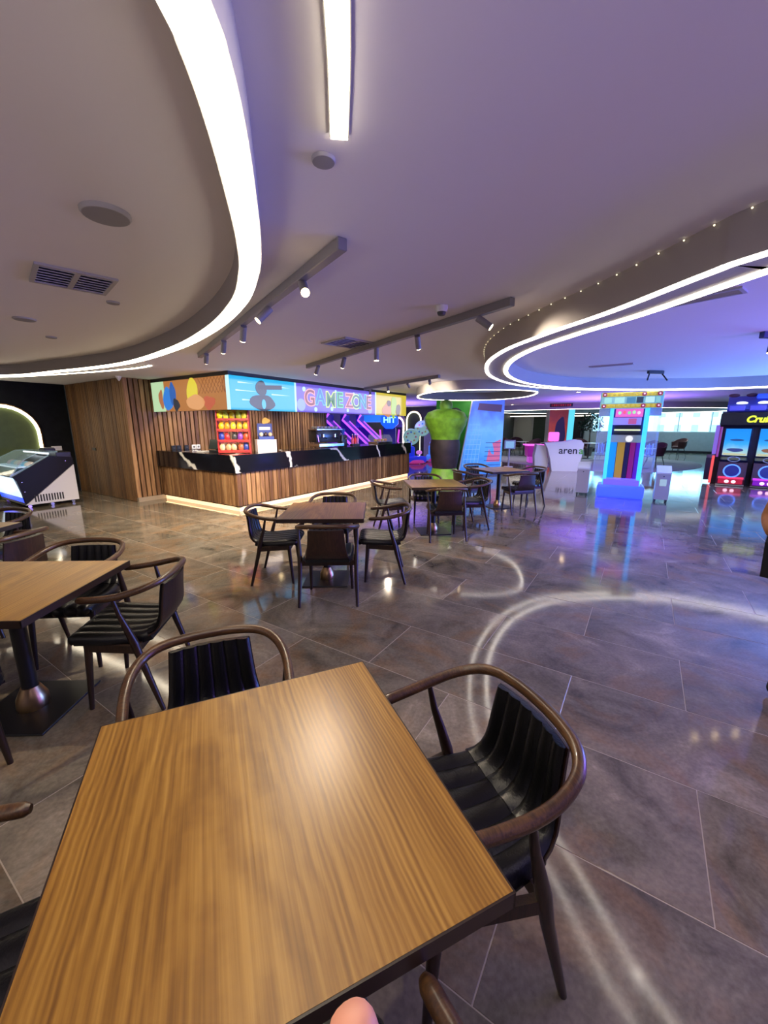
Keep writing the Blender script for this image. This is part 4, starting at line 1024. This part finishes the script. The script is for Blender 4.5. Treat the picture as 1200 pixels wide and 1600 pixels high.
# racing arcade machine
ar = thing('racing_machine', 'large racing arcade machine with two screens and yellow lettering', 'arcade machine', (9.92, 10.75, 0), R(-40))
CABD = M('cab_dark', (.012, .012, .04), .3); CABR = M('cab_red', (.25, .02, .03), .3, emit='801020', es=.25)
MB().box((.35, .35, .95), (2.3, .55, 1.9)).build('cabinet', CABD, ar)
MB().prism([(-.35, 1.55), (-.40, 1.60), (-.40, 1.92), (.3, 1.96), (.3, 1.55)], -.78, 1.5, 'X').build('marquee_box', M('cab_black', (.004, .004, .008), .3), ar)
lettering('marquee_lettering', "Cruis'n", .225, EM('d8f02a', 1.6), ar, (.04, -.41, 1.74), (R(90), 0, 0), .01, .010, .25)
for k, x in enumerate((-.38, .32, 1.02)):
    s = MB().box((x, .04, 1.14), (.58, .05, .78), bev=.01).build('screen_frame', M('bezel', (.01, .02, .08), .2), ar)
    MB().box((x, .012, 1.14), (.52, .012, .72)).build('screen', grad('race_screen', ['c8c090', '98c8b8', '3aa8d8', '1a90d8'], lo=.75, hi=1.35, es=.8, sc=6), s)
    MB().prism(blob(x, .93, .17, .05, wob=.1, seed=40 + k), .0, .006, 'Y').build('car_graphic', EM(['3a4a9a', '9a6a4a', '3a4a9a'][k], .8), s)
    MB().prism(blob(x, 1.2, .15, .03, wob=.05, seed=50 + k), .0, .006, 'Y').build('wing_graphic', EM('1a5ab0', .8), s)
    MB().box((x, -.0, .82), (.46, .008, .03)).build('caption_bar', EM('e8e0a8', .8), s)
    # dashboard, wheel and seat pod below each screen
    d = MB().prism([(0.05, .60), (-.30, .58), (-.34, .68), (.05, .76)], x - .28, x + .28, 'X').build('dashboard', CABD, ar)
    MB().tube([(x + .12 * math.cos(a), -.36 + .03 * math.sin(a), .70 + .06 * math.sin(a)) for a in [2 * PI * q / 20 for q in range(20)]], .014, 8, closed=True).build('steering_wheel', M('wheel_grey', (.5, .5, .52), .4), d, True)
    b = MB().prism([(.05, .04), (-.52, .04), (-.56, .18), (-.44, .62), (.05, .62)], x - .29, x + .29, 'X').build('seat_pod', M('pod_red', (.10, .01, .03), .35), ar)
    tilt = Matrix.Translation((x, -.505, .40)) @ Matrix.Rotation(R(-15), 4, 'X')
    rg = MB().lathe([(.150, 0), (.155, .02), (.178, .02), (.182, 0)], (0, 0, 0), 32, 'Y'); bmesh.ops.delete(rg.bm, geom=[f for f in rg.bm.faces if len(f.verts) > 4], context='FACES')
    q = rg.build('blue_ring_light', EM('4a7aff', 2.2), b, True); q.matrix_local = tilt
    q = MB().lathe([(.148, 0), (.148, .008), (0, .008)], (0, 0, 0), 24, 'Y').build('ring_centre', M('ring_dark', (.01, .01, .08), .3, emit='0a14c0', es=.3), b, True); q.matrix_local = tilt
    MB().prism([(-.56, .19), (-.575, .23), (-.53, .25), (-.52, .22)], x - .26, x + .26, 'X').build('red_lip', EM('ff3a6a' if k == 0 else 'd03aff', 1.2), b)
    MB().box((x, -.555, .12), (.5, .03, .12)).build('red_light_bar', EM('c8143c' if k == 0 else '8a14d8', .8), b)
    for s2 in (-1, 1): MB().sphere((x + s2 * .07, -.575, .12), .042, (1.2, .4, 1), 10, 6).build('tail_lamp', EM('ffc0d8', 2.6), b, True)
    MB().box((x, -.555, .03), (.58, .06, .03)).build('chrome_sill', CHROME, b)
# side wing with red glowing strip
MB().prism([(.1, .06), (-.30, .10), (-.36, .72), (.1, .78)], -.96, -.80, 'X').build('side_fairing', M('fairing', (.05, .02, .04), .3), ar)
MB().prism([(-.31, .02), (-.37, .72), (-.32, .78), (-.26, .02)], -.84, -.78, 'X').build('red_edge_light', EM('ff5a5a', 1.0), ar)
MB().box((-.82, .1, 1.20), (.09, .30, .80), bev=.02).build('violet_side_light', EM('8a6ae8', .9), ar)
MB().box((-.74, .0, 1.16), (.05, .30, .86), bev=.01).build('pink_side_panel', M('pinkpanel', (.3, .08, .25), .3, emit='a03a80', es=.5), ar)
MB().box((-.64, -.18, 1.72), (.2, .2, .30), bev=.02).build('cyan_corner', M('cyancorner', (.05, .25, .35), .3, emit='1a88a0', es=.6), ar)
# crown of mechanical shapes
MB().prism([(-.30, 1.95), (-.46, 2.0), (-.42, 2.12), (.25, 2.36), (.25, 1.95)], -.70, 1.4, 'X').build('crown', M('crown_blue', (.08, .09, .35), .3, emit='2a2a90', es=.4), ar)
for k in range(5): MB().box((-.5 + .4 * k, -.44, 2.03), (.32, .06, .13), bev=.02).build('crown_panel', M('crown_violet', (.15, .13, .5), .3, emit='4a40c0', es=.5), ar)
for k in range(4): MB().sphere((-.42 + .42 * k, -.36, 2.16), .08, (1.5, .7, .5), 12, 6).build('crown_lamp', EM('e0e8ff', 1.6), ar, True)
for k in range(6): MB().sphere((-.6 + .36 * k, -.05, 2.37), .09, (1.4, 1, .55), 10, 6).build('crown_knob', M('crown_rust', (.16, .05, .06), .4), ar, True)
MB().box((.1, -.12, 2.33), (.5, .3, .12), bev=.03).build('crown_block', M('crown_blue2', (.05, .1, .6), .3, emit='2a50e0', es=.7), ar)

# reception desk with lettering
dk = thing('reception_desk', 'white sculpted reception desk with black lowercase lettering', 'desk', (6.45, 14.3, 0), R(-14))
DW = M('desk_white', (.72, .70, .72), .3)
MB().prism([(-.42, 0), (.42, 0), (.52, .55), (.55, .95), (.45, 1.08), (.30, 1.10), (-.10, 1.02), (-.72, .98), (-.62, .80), (-.5, .4)], -.28, .22, 'Y').build('front_shell', DW, dk)
MB().prism([(-.95, 0), (-.55, 0), (-.52, .30), (-.60, .62), (-.66, .86), (-.95, .90), (-1.0, .5)], .0, .7, 'Y').build('side_shell', DW, dk)
MB().box((-.2, .3, .94), (1.2, .45, .04), bev=.015).build('desk_top', M('desk_dark', (.03, .03, .035), .2), dk)
lettering('lettering', 'aren', .34, M('letter_black', (.012, .012, .014), .4), dk, (.06, -.285, .72), (R(90), 0, 0), .006, .004)
lettering('lettering_green', 'a', .34, M('letter_green', '5fae3c', .4), dk, (.475, -.285, .72), (R(90), 0, 0), .006, .004)
# glowing pink table and pink screen
pk = thing('pink_table', 'glowing pink square table left of the reception desk', 'table', (6.6, 17.3, 0), R(-10))
MB().box((0, 0, .76), (1.05, .9, .05), bev=.01).build('top', EM('ff6af0', 1.1), pk)
MB().prism([(-.42, .28), (.38, .28), (.46, .73), (-.46, .73)], -.36, .36, 'Y').build('body', M('pink_body', (.25, .03, .2), .3, emit='a01890', es=.5), pk)
MB().box((0, 0, .14), (.7, .6, .26), bev=.02).build('foot', EM('d050e0', .7), pk)
MB().box((.2, -.365, .5), (.22, .01, .12)).build('light_patch', EM('ffb0ff', 1.4), pk)
ps = thing('pink_screen', 'rounded pink glowing screen on a post behind the desk', 'screen', (7.15, 17.0, 0), R(-12))
MB().box((0, 0, 1.12), (.42, .06, .38), bev=.06, seg=3).build('screen', EM('f47af0', 1.1), ps)
MB().tube([(0, .03, .02), (0, .03, .95)], .03, 8).build('post', DARK, ps); MB().lathe([(.18, 0), (.18, .02), (0, .03)], (0, .03, 0), 20).build('base', DARK, ps)
tb = thing('tablet_stand', 'white tablet on a thin stand beside the printed column', 'tablet', (4.85, 15.5, 0), R(-10))
MB().box((0, 0, .86), (.42, .03, .34), bev=.012).build('case', WHITEP, tb); MB().box((0, -.017, .86), (.32, .006, .25)).build('screen', EM('8ab8f0', .9), tb)
MB().tube([(0, .02, .02), (0, .02, .72)], .03, 8).build('post', WHITEP, tb); MB().lathe([(.17, 0), (.17, .02), (0, .03)], (0, .02, 0), 20).build('base', WHITEP, tb)
# poster column with cyan side
pc = thing('poster_column', 'square column with orange poster and cyan lit side', 'column', (8.75, 20.3, 0), R(-12))
MB().box((0, 0, ZC / 2), (1.15, .9, ZC - .004)).build('shaft', GREYP, pc)
po = MB().box((-.14, -.456, 1.2), (.84, .012, 2.36)).build('poster', grad('poster_print', ['a02818', 'c8501c', 'b84418', '8a2a18'], es=.35, sc=4), pc)
MB().prism(blob(-.02, 1.25, .24, .75, wob=.12, seed=61), -.47, -.462, 'Y').build('dark_shape', M('poster_dark', (.03, .02, .07), .5, emit='2a1a50', es=.3), po)
MB().box((.44, -.456, 1.25), (.27, .014, 2.4)).build('cyan_light', EM('5ad8f8', 1.1), pc)
# red dot sign on the bulkhead
rs = thing('running_sign', 'small red running text sign hanging under the ceiling', 'sign', (7.6, 17.6, ZC), R(-30))
MB().box((0, 0, -.10), (.9, .05, .14)).build('case', DARK, rs)
for k in range(9): MB().box((-.36 + .09 * k, -.03, -.10), (.055 if k % 3 else .03, .01, .08)).build('dot_block', EM('a82030', .9), rs)

# soft lounge chairs in the far lounge
def make_lounge():
    t = thing('lounge_chair', 'x', 'chair', (0, 0, 0), 0, 'lounge chairs in the far lounge')
    mt = M('maroon_fabric', (.06, .022, .022), .7, vary=.15)
    # rounded bucket: faces +y
    b = MB(); n = 16; rows = []
    for j, (z, r, lo) in enumerate([(.42, .22, 0), (.46, .28, 0), (.60, .30, 0), (.68, .31, 0)]):
        rows.append([(r * math.sin(R(-150 + 300 * k / n)) * 1.0, -r * math.cos(R(-150 + 300 * k / n)) * .95, z + (max(0, math.cos(R(-150 + 300 * k / n))) * .16 * j / 3)) for k in range(n + 1)])
    vs = [[b.bm.verts.new(p) for p in r] for r in rows]
    wi = [[b.bm.verts.new((p[0] * .86, p[1] * .86, p[2])) for p in r] for r in rows]
    for j in range(3):
        for k in range(n):
            b.bm.faces.new((vs[j][k], vs[j][k + 1], vs[j + 1][k + 1], vs[j + 1][k])); b.bm.faces.new((wi[j][k + 1], wi[j][k], wi[j + 1][k], wi[j + 1][k + 1]))
    for k in range(n):
        b.bm.faces.new((vs[3][k], vs[3][k + 1], wi[3][k + 1], wi[3][k])); b.bm.faces.new((vs[0][k + 1], vs[0][k], wi[0][k], wi[0][k + 1]))
    for k in (0, n):
        for j in range(3): b.bm.faces.new((vs[j][k], vs[j + 1][k], wi[j + 1][k], wi[j][k]))
    b.build('backrest', mt, t, True)
    MB().lathe([(0, .38), (.24, .38), (.27, .42), (.26, .47), (.2, .49), (0, .49)], (0, .02, 0), 20).build('seat', mt, t, True)
    for sx in (-1, 1):
        for sy in (-1, 1): MB().tube([(sx * .14, sy * .14, .39), (sx * .22, sy * .22, 0)], [.014, .009], 8).build('leg', DARK, t, True)
    return t
lc0 = make_lounge(); lu = [0]
def lounge(x, y, deg, label, s=1.12):
    if not lu[0]:
        lu[0] = 1; lc0.location = (x, y, .0075); lc0.rotation_euler = (0, 0, R(deg - 90)); lc0['label'] = label; lc0.scale = (s, s, s); return
    o = dup(lc0, (x, y, .0075), R(deg - 90), label); o.scale = (s, s, s)
lounge(10.45, 15.4, 200, 'maroon lounge chair nearest the prize tower')
lounge(11.6, 17.6, 190, 'maroon lounge chair partly hidden behind the nearer one')
lounge(14.9, 20.3, 195, 'maroon lounge chair standing alone under the window')
lounge(10.2, 18.6, 130, 'maroon lounge chair right of the potted tree')
lounge(9.9, 20.2, 270, 'maroon lounge chair beside the potted tree')
lounge(6.6, 21.2, 10, 'dark lounge chair before the glowing far arch, leftmost')
lounge(7.3, 22.2, 260, 'dark lounge chair before the glowing far arch, in the middle')
lounge(7.55, 20.3, 110, 'dark lounge chair before the grey niche')
def round_tbl(x, y, label):
    t = thing('lounge_table', label, 'table', (x, y, .0075), 0, 'round lounge tables')
    MB().lathe([(.40, .72), (.40, .745), (0, .745)], (0, 0, 0), 28).build('top', M('pale_top', (.55, .6, .62), .3), t, True)
    MB().lathe([(.03, .03), (.03, .72)], (0, 0, 0), 12).build('stem', DARK, t, True); MB().lathe([(.24, 0), (.24, .02), (0, .035)], (0, 0, 0), 20).build('foot', DARK, t, True)
round_tbl(9.7, 15.0, 'pale round lounge table behind the prize tower')
round_tbl(9.9, 19.4, 'round lounge table right of the reception desk')
round_tbl(7.4, 21.25, 'round lounge table by the dark chairs')
# potted tree
tr = thing('potted_tree', 'leafy tree in a pot in front of the black door', 'plant', (10.8, 21.2, .0075), 0)
MB().lathe([(.16, 0), (.22, .42), (.24, .45), (.20, .45), (.19, .40), (0, .40)], (0, 0, 0), 20).build('pot', M('pot_grey', (.08, .08, .08), .6), tr, True)
MB().tube([(0, 0, .4), (.02, .01, .9), (-.02, 0, 1.35)], [.035, .03, .02], 8).build('trunk', M('bark', (.06, .04, .025), .8), tr, True)
lf = MB(); rnd = random.Random(4)
for k in range(420):
    a, b2, r = rnd.uniform(0, 2 * PI), math.acos(rnd.uniform(-.75, 1)), rnd.uniform(.3, 1) ** .6
    c = Vector((.62 * r * math.sin(b2) * math.cos(a), .62 * r * math.sin(b2) * math.sin(a), 1.62 + .62 * r * math.cos(b2)))
    e = Euler((rnd.uniform(-1, 1), rnd.uniform(-1, 1), rnd.uniform(0, 6.28))).to_matrix()
    s = rnd.uniform(.07, .11); vs = [lf.bm.verts.new(c + e @ Vector(p)) for p in ((0, -s, 0), (s * .4, 0, s * .15), (0, s, 0), (-s * .4, 0, s * .15))]
    lf.bm.faces.new(vs[:3]); lf.bm.faces.new((vs[0], vs[2], vs[3]))
tag(lf.build('leaves', M('leaf_green', (.012, .045, .015), .5, vary=.4), tr), None, None, None, 'stuff')
# carpet of the lounge
cp = crom([(p[0], p[1], 0) for p in [(8.3, 13.6), (10.2, 14.0), (12.3, 15.4), (13.6, 17.5), (13.4, 19.5), (14.6, 22.5), (12, 24.6), (8.2, 25.5), (5.6, 23), (4.9, 19.5), (5.6, 16.8), (6.9, 14.6)]], 6)
tag(MB().prism([(p.x, p.y) for p in cp], .001, .007).build('carpet', M('lounge_carpet', (.22, .22, .23), .95, vary=.12, bump=.4, bscale=200)), 'grey carpet with curved edge under the lounge chairs', 'carpet')

# arcade machines behind the counter end
BARL = M('violet_bar', (.3, .1, .5), .3, emit='b050ff', es=1.6); CABB = M('cab_blue', (.01, .012, .10), .35, emit='1410a0', es=.35)
for k in range(3):
    x0 = -1.9 + .56 * k; y0 = 15.4 + .90 * k
    t = thing('hoop_machine', ['dark blue lane machine with violet bars, nearest the coffee machine', 'dark blue lane machine with violet bars, second from the coffee machine', 'dark blue lane machine with violet bars, beside the hit sign'][k], 'arcade machine', (x0, y0, 0), R(-12), 'lane machines behind the counter')
    MB().prism([(-.30, 0), (.95, 0), (.95, .55), (-.30, 1.75)], .05, .75, 'Y').build('cabinet', CABB, t)
    MB().prism([(-.42, 0), (-.28, 0), (-.28, 2.0), (-.42, 2.0)], .0, .8, 'Y').build('back_board', CABB, t)
    MB().tube([(-.20, .0, 2.02), (-.34, .0, 1.80), (.92, .0, .62)], .045, 6).build('light_bar', BARL, t)
    MB().tube([(-.34, .78, 1.80), (.92, .78, .62)], .03, 6).build('light_bar', BARL, t)
    MB().box((.95, .4, .45), (.2, .7, .5), bev=.03).build('ball_tray', CABB, t)
sg = thing('hit_sign_machine', 'hammer arcade machine with octagonal blue sign reading hit', 'arcade machine', (.22, 16.1, 0), R(-5))
MB().prism([(.34 * math.cos(R(22.5 + 45 * k)) * 1.1, 1.78 + .36 * math.sin(R(22.5 + 45 * k))) for k in range(8)], -.08, .08, 'Y').build('octagon', M('octa', (.02, .06, .5), .3, emit='1a60ff', es=1.1), sg)
lettering('sign_lettering', 'HIT', .31, EM('a0f0ff', 1.6), sg, (0, -.09, 1.78), (R(90), 0, 0), .01, .008)
for s in (-1, 1): MB().tube([(s * .38, 0, 1.42), (s * .30, 0, .6)], .04, 6).build('post_light', EM('d048e0', 1.2), sg)
MB().box((0, .1, .75), (.5, .3, 1.5), bev=.03).build('tower', CABB, sg); MB().box((0, -.2, .3), (.8, .8, .6), bev=.05).build('base', M('octa', (.02, .06, .5), .3), sg)
cs = thing('cyan_sign', 'cyan lit sign band above the lane machines', 'sign', (-1.0, 19.6, 1.9), R(-12))
MB().box((0, 0, 0), (3.4, .1, .34), bev=.02).build('panel', M('cyanpanel', (.02, .2, .3), .3, emit='0a6a90', es=.7), cs)
lettering('sign_lettering', 'AL', .36, EM('30d0ff', 1.6), cs, (-1.45, -.06, .02), (R(90), 0, 0), .01, .008)
# prize wheels and ride cars
for (x, y, z, lab) in [(1.16, 17.3, 1.10, 'round green prize wheel, left of the two'), (1.72, 18.2, 1.45, 'round pale green prize wheel, right of the two')]:
    t = thing('spinning_game', lab, 'arcade game', (x, y, 0), R(-3), 'prize wheels')
    MB().lathe([(.33, -.06), (.35, 0), (.32, .06), (.29, .05), (0, .05)], (0, 0, z), 28, 'Y').build('disc', M('wheel_green', (.35, .5, .35), .4, emit='7ab890', es=.45), t, True)
    for k in range(8): MB().sphere((.2 * math.cos(PI * k / 4), -.055, z + .2 * math.sin(PI * k / 4)), .04, (1, .3, 1), 8, 5).build('wheel_dot', M('dot%d' % (k % 3), ['d87a8a', 'e8d060', '4a9ad0'][k % 3], .5), t, True)
    MB().box((0, .12, z / 2), (.16, .12, z)).build('post', DARK, t); MB().box((0, .1, .06), (.6, .5, .12), bev=.02).build('foot', DARK, t)
for k, (x, y, c, e, lab) in enumerate([(1.28, 16.7, (.03, .06, .5), '1a30d0', 'blue and pink ride on car, nearest the counter end'), (2.3, 17.6, (.1, .3, .7), '3a7ae0', 'light blue ride on car behind the statue')]):
    t = thing('ride_car', lab, 'ride', (x, y, 0), R(20 - 30 * k), 'ride on cars')
    MB().box((0, 0, .20), (.9, .62, .26), bev=.10, seg=3).build('body', M('ride%d' % k, c, .3, emit=e, es=.6), t, True)
    MB().tube([(.42 * math.cos(a), .30 * math.sin(a), .12) for a in [2 * PI * q / 20 for q in range(20)]], .08, 8, closed=True).build('bumper', M('rideb%d' % k, (.5, .08, .3), .4, emit='c83a90', es=.5), t, True)
    MB().box((-.18, .08, .52), (.34, .34, .44), bev=.08, seg=3).build('seat', M('ride%d' % k, c, .3), t, True)
    MB().sphere((.18, -.05, .48), .13, (1, 1, .7)).build('console', M('ridec', (.6, .3, .6), .3, emit='e080d0', es=.6), t, True)
    MB().lathe([(.10, 0), (.11, .1), (.0, .16)], (-.2, .1, .76), 14).build('headrest', M('ridehead', (.2, .3, .9), .3, emit='6a80f0', es=.7), t, True)

# ================================================================== PEOPLE
def skinned(name, chains, mat, parent=None, root=0, sub=2):
    # chains: list of lists of (x, y, z, r); equal points are shared
    vs = []; rad = []; es = []; idx = {}
    def vid(p):
        k = (round(p[0], 4), round(p[1], 4), round(p[2], 4))
        if k not in idx: idx[k] = len(vs); vs.append(p[:3]); rad.append(p[3])
        return idx[k]
    for c in chains:
        ids = [vid(p) for p in c]
        for a, b in zip(ids, ids[1:]): es.append((a, b))
    me = bpy.data.meshes.new(name); me.from_pydata(vs, es, []); o = bpy.data.objects.new(name, me); COL.objects.link(o)
    sk = o.modifiers.new('skin', 'SKIN'); sk.use_smooth_shade = True
    for i, v in enumerate(me.skin_vertices[0].data):
        r = rad[i]; v.radius = r if hasattr(r, '__len__') else (r, r); v.use_root = (i == root)
    sb = o.modifiers.new('sub', 'SUBSURF'); sb.levels = sub; sb.render_levels = sub
    me.materials.append(mat)
    if parent: o.parent = parent
    return o
SKIN = M('skin', (.55, .24, .17), .5, vary=.08, scale=40)
# person at the right edge: only the elbow shows
pe = thing('person', 'person in tan top and black trousers at the right edge, elbow out', 'person', (2.465, 2.05, 0), R(-60))
# local frame: faces -y ; elbow sticks out to -x
TAN = M('tan_cloth', '8a5a34', .8, vary=.15, scale=12, bump=.5, bscale=25); BLK = M('black_cloth', (.006, .006, .008), .8, bump=.3, bscale=60)
skinned('body', [[(0, 0, .98, (.15, .11)), (0, .0, 1.12, (.14, .10)), (0, 0, 1.28, (.16, .11)), (0, 0, 1.42, (.13, .09)), (0, 0, 1.50, (.06, .06)), (0, -.02, 1.58, (.07, .08)), (0, -.02, 1.68, (.085, .10)), (0, -.015, 1.75, (.06, .07))],
                 [(0, 0, .98, (.15, .11)), (-.10, 0, .90, (.09, .095)), (-.11, -.01, .48, (.06, .065)), (-.11, .02, .10, (.04, .045)), (-.11, -.12, .04, (.04, .03))],
                 [(0, 0, .98, (.15, .11)), (.10, 0, .90, (.09, .095)), (.11, -.01, .48, (.06, .065)), (.11, .02, .10, (.04, .045)), (.11, -.12, .04, (.04, .03))]], BLK, pe)
skinned('top', [[(0, 0, .99, (.175, .13)), (0, 0, 1.12, (.155, .118)), (0, 0, 1.28, (.175, .125)), (0, 0, 1.42, (.15, .11)), (0, 0, 1.49, (.075, .075))],
                [(0, 0, 1.42, (.15, .11)), (-.20, .0, 1.40, (.075, .075)), (-.31, .06, 1.04, (.062, .062)), (-.22, -.16, 1.0, (.05, .05))],
                [(0, 0, 1.42, (.15, .11)), (.20, .0, 1.40, (.075, .075)), (.27, .04, 1.12, (.06, .06)), (.22, -.14, .98, (.05, .05))]], TAN, pe)
for s in (-1, 1):
    hx = s * .22
    hb = (hx * 1.0, -.15 - (.01 if s < 0 else 0), 1.01 if s < 0 else .97)
    hand = [[(hx, hb[1], hb[2], .028), (hx * .8, hb[1] - .05, hb[2] - .01, .034), (hx * .7, hb[1] - .08, hb[2] - .01, .03)]]
    base = hand[0][-1]
    for q in range(4): hand.append([base, (base[0] - s * .01, base[1] - .03, base[2] + .03 - .02 * q, .009), (base[0] - s * .03, base[1] - .055, base[2] + .028 - .02 * q, .008), (base[0] - s * .05, base[1] - .055, base[2] + .024 - .02 * q, .007)])
    hand.append([hand[0][1], (hx * .78, hb[1] - .06, hb[2] + .04, .011), (hx * .7, hb[1] - .09, hb[2] + .055, .009)])
    skinned('hand', hand, SKIN, pe)
m = MB(); m.sphere((0, -.02, 1.665), 1, (.088, .10, .125), 18, 12); m.build('head', SKIN, pe, True)
m = MB(); m.sphere((0, .005, 1.70), 1, (.097, .108, .115), 18, 12); m.build('hair', M('hair', (.012, .008, .006), .5), pe, True)
bgp = Matrix.Translation((2.455, 2.05, 0)) @ Matrix.Rotation(R(-60), 4, 'Z')
bag = thing('handbag', 'black handbag hanging at the elbow at the right edge', 'bag', bgp @ Vector((-.22, .06, .71)), R(-60))
MB().prism([(-.13, 0), (.13, 0), (.16, .22), (.12, .30), (-.12, .30), (-.16, .22)], -.05, .05, 'X').build('body', BLK, bag)
MB().tube([(0, -.10, .29), (0, -.06, .40), (0, .0, .43), (0, .06, .40), (0, .10, .29)], .009, 8).build('handle', BLK, bag, True)
# fingertip of the person taking the picture
hn = thing('hand', 'fingertip of the photographer at the bottom edge', 'hand', (0, 0, 0), 0)
cf = Vector((0, math.cos(.2160), -math.sin(.2160))); cu = Vector((0, math.sin(.2160), math.cos(.2160))); cr = Vector((1, 0, 0))
def cpt(a, b, d): 
    p = Vector((0, 0, 1.6)) + cf * d + cr * (a * d / 620) - cu * (b * d / 620)
    return p
D0 = .125
tip = cpt(-56, 772, D0); dn_ = (-cu * .9 - cf * .25 + cr * .25).normalized()
def seg(p, q, r0, r1): return [(p.x, p.y, p.z, r0), (q.x, q.y, q.z, r1)]
ch = []
pts = [tip + dn_ * s for s in (.000, .008, .022, .034, .048)]
ch.append([(*pts[0], .0075), (*pts[1], .0092), (*pts[2], .0098), (*pts[3], .0094), (*pts[4], .0102)])
kn = pts[4] + (dn_ * .030 + cr * .004 - cf * .01); mc = kn + (dn_ * .035 - cf * .012)
ch.append([(*pts[4], .0102), (*kn, .0115), (*mc, .019)])
wr = mc + dn_ * .06; ch.append([(*mc, .019), (*wr, .022), (*(wr + dn_ * .05), .024)])
for q in range(1, 4):
    b = mc + cr * (.021 * q) + dn_ * (.004 * q)
    ch.append([(*mc, .019), (*b, .014)] if q == 1 else [(*(mc + cr * (.021 * (q - 1)) + dn_ * (.004 * (q - 1))), .014), (*b, .014)])
    k1 = b - dn_ * .030 + cf * .018; k2 = k1 + cf * .024 + dn_ * .008; k3 = k2 + dn_ * .020 - cf * .006
    ch.append([(*b, .014), (*k1, .0098), (*k2, .009), (*k3, .0078)])
th = mc - cr * .026 + dn_ * .02; t2 = th - dn_ * .03 - cr * .012 + cf * .02; t3 = t2 - dn_ * .018 + cf * .022 + cr * .006
ch.append([(*mc, .019), (*th, .014), (*t2, .0115), (*t3, .009)])
skinned('hand_skin', ch, SKIN, hn, 4)
nx = (cr * .80 - cf * .60).normalized(); ax = dn_; ax = (ax - nx * ax.dot(nx)).normalized(); ay = nx.cross(ax).normalized()
nl = MB(); nl.sphere((0, 0, 0), 1, (.0016, .0052, .0075), 18, 12)
no = nl.build('fingernail', M('nail', (.70, .42, .36), .28), hn, True)
no.matrix_local = Matrix.Translation(pts[1] + nx * .0074 + ax * .0005) @ Matrix((nx, ay, ax)).transposed().to_4x4()
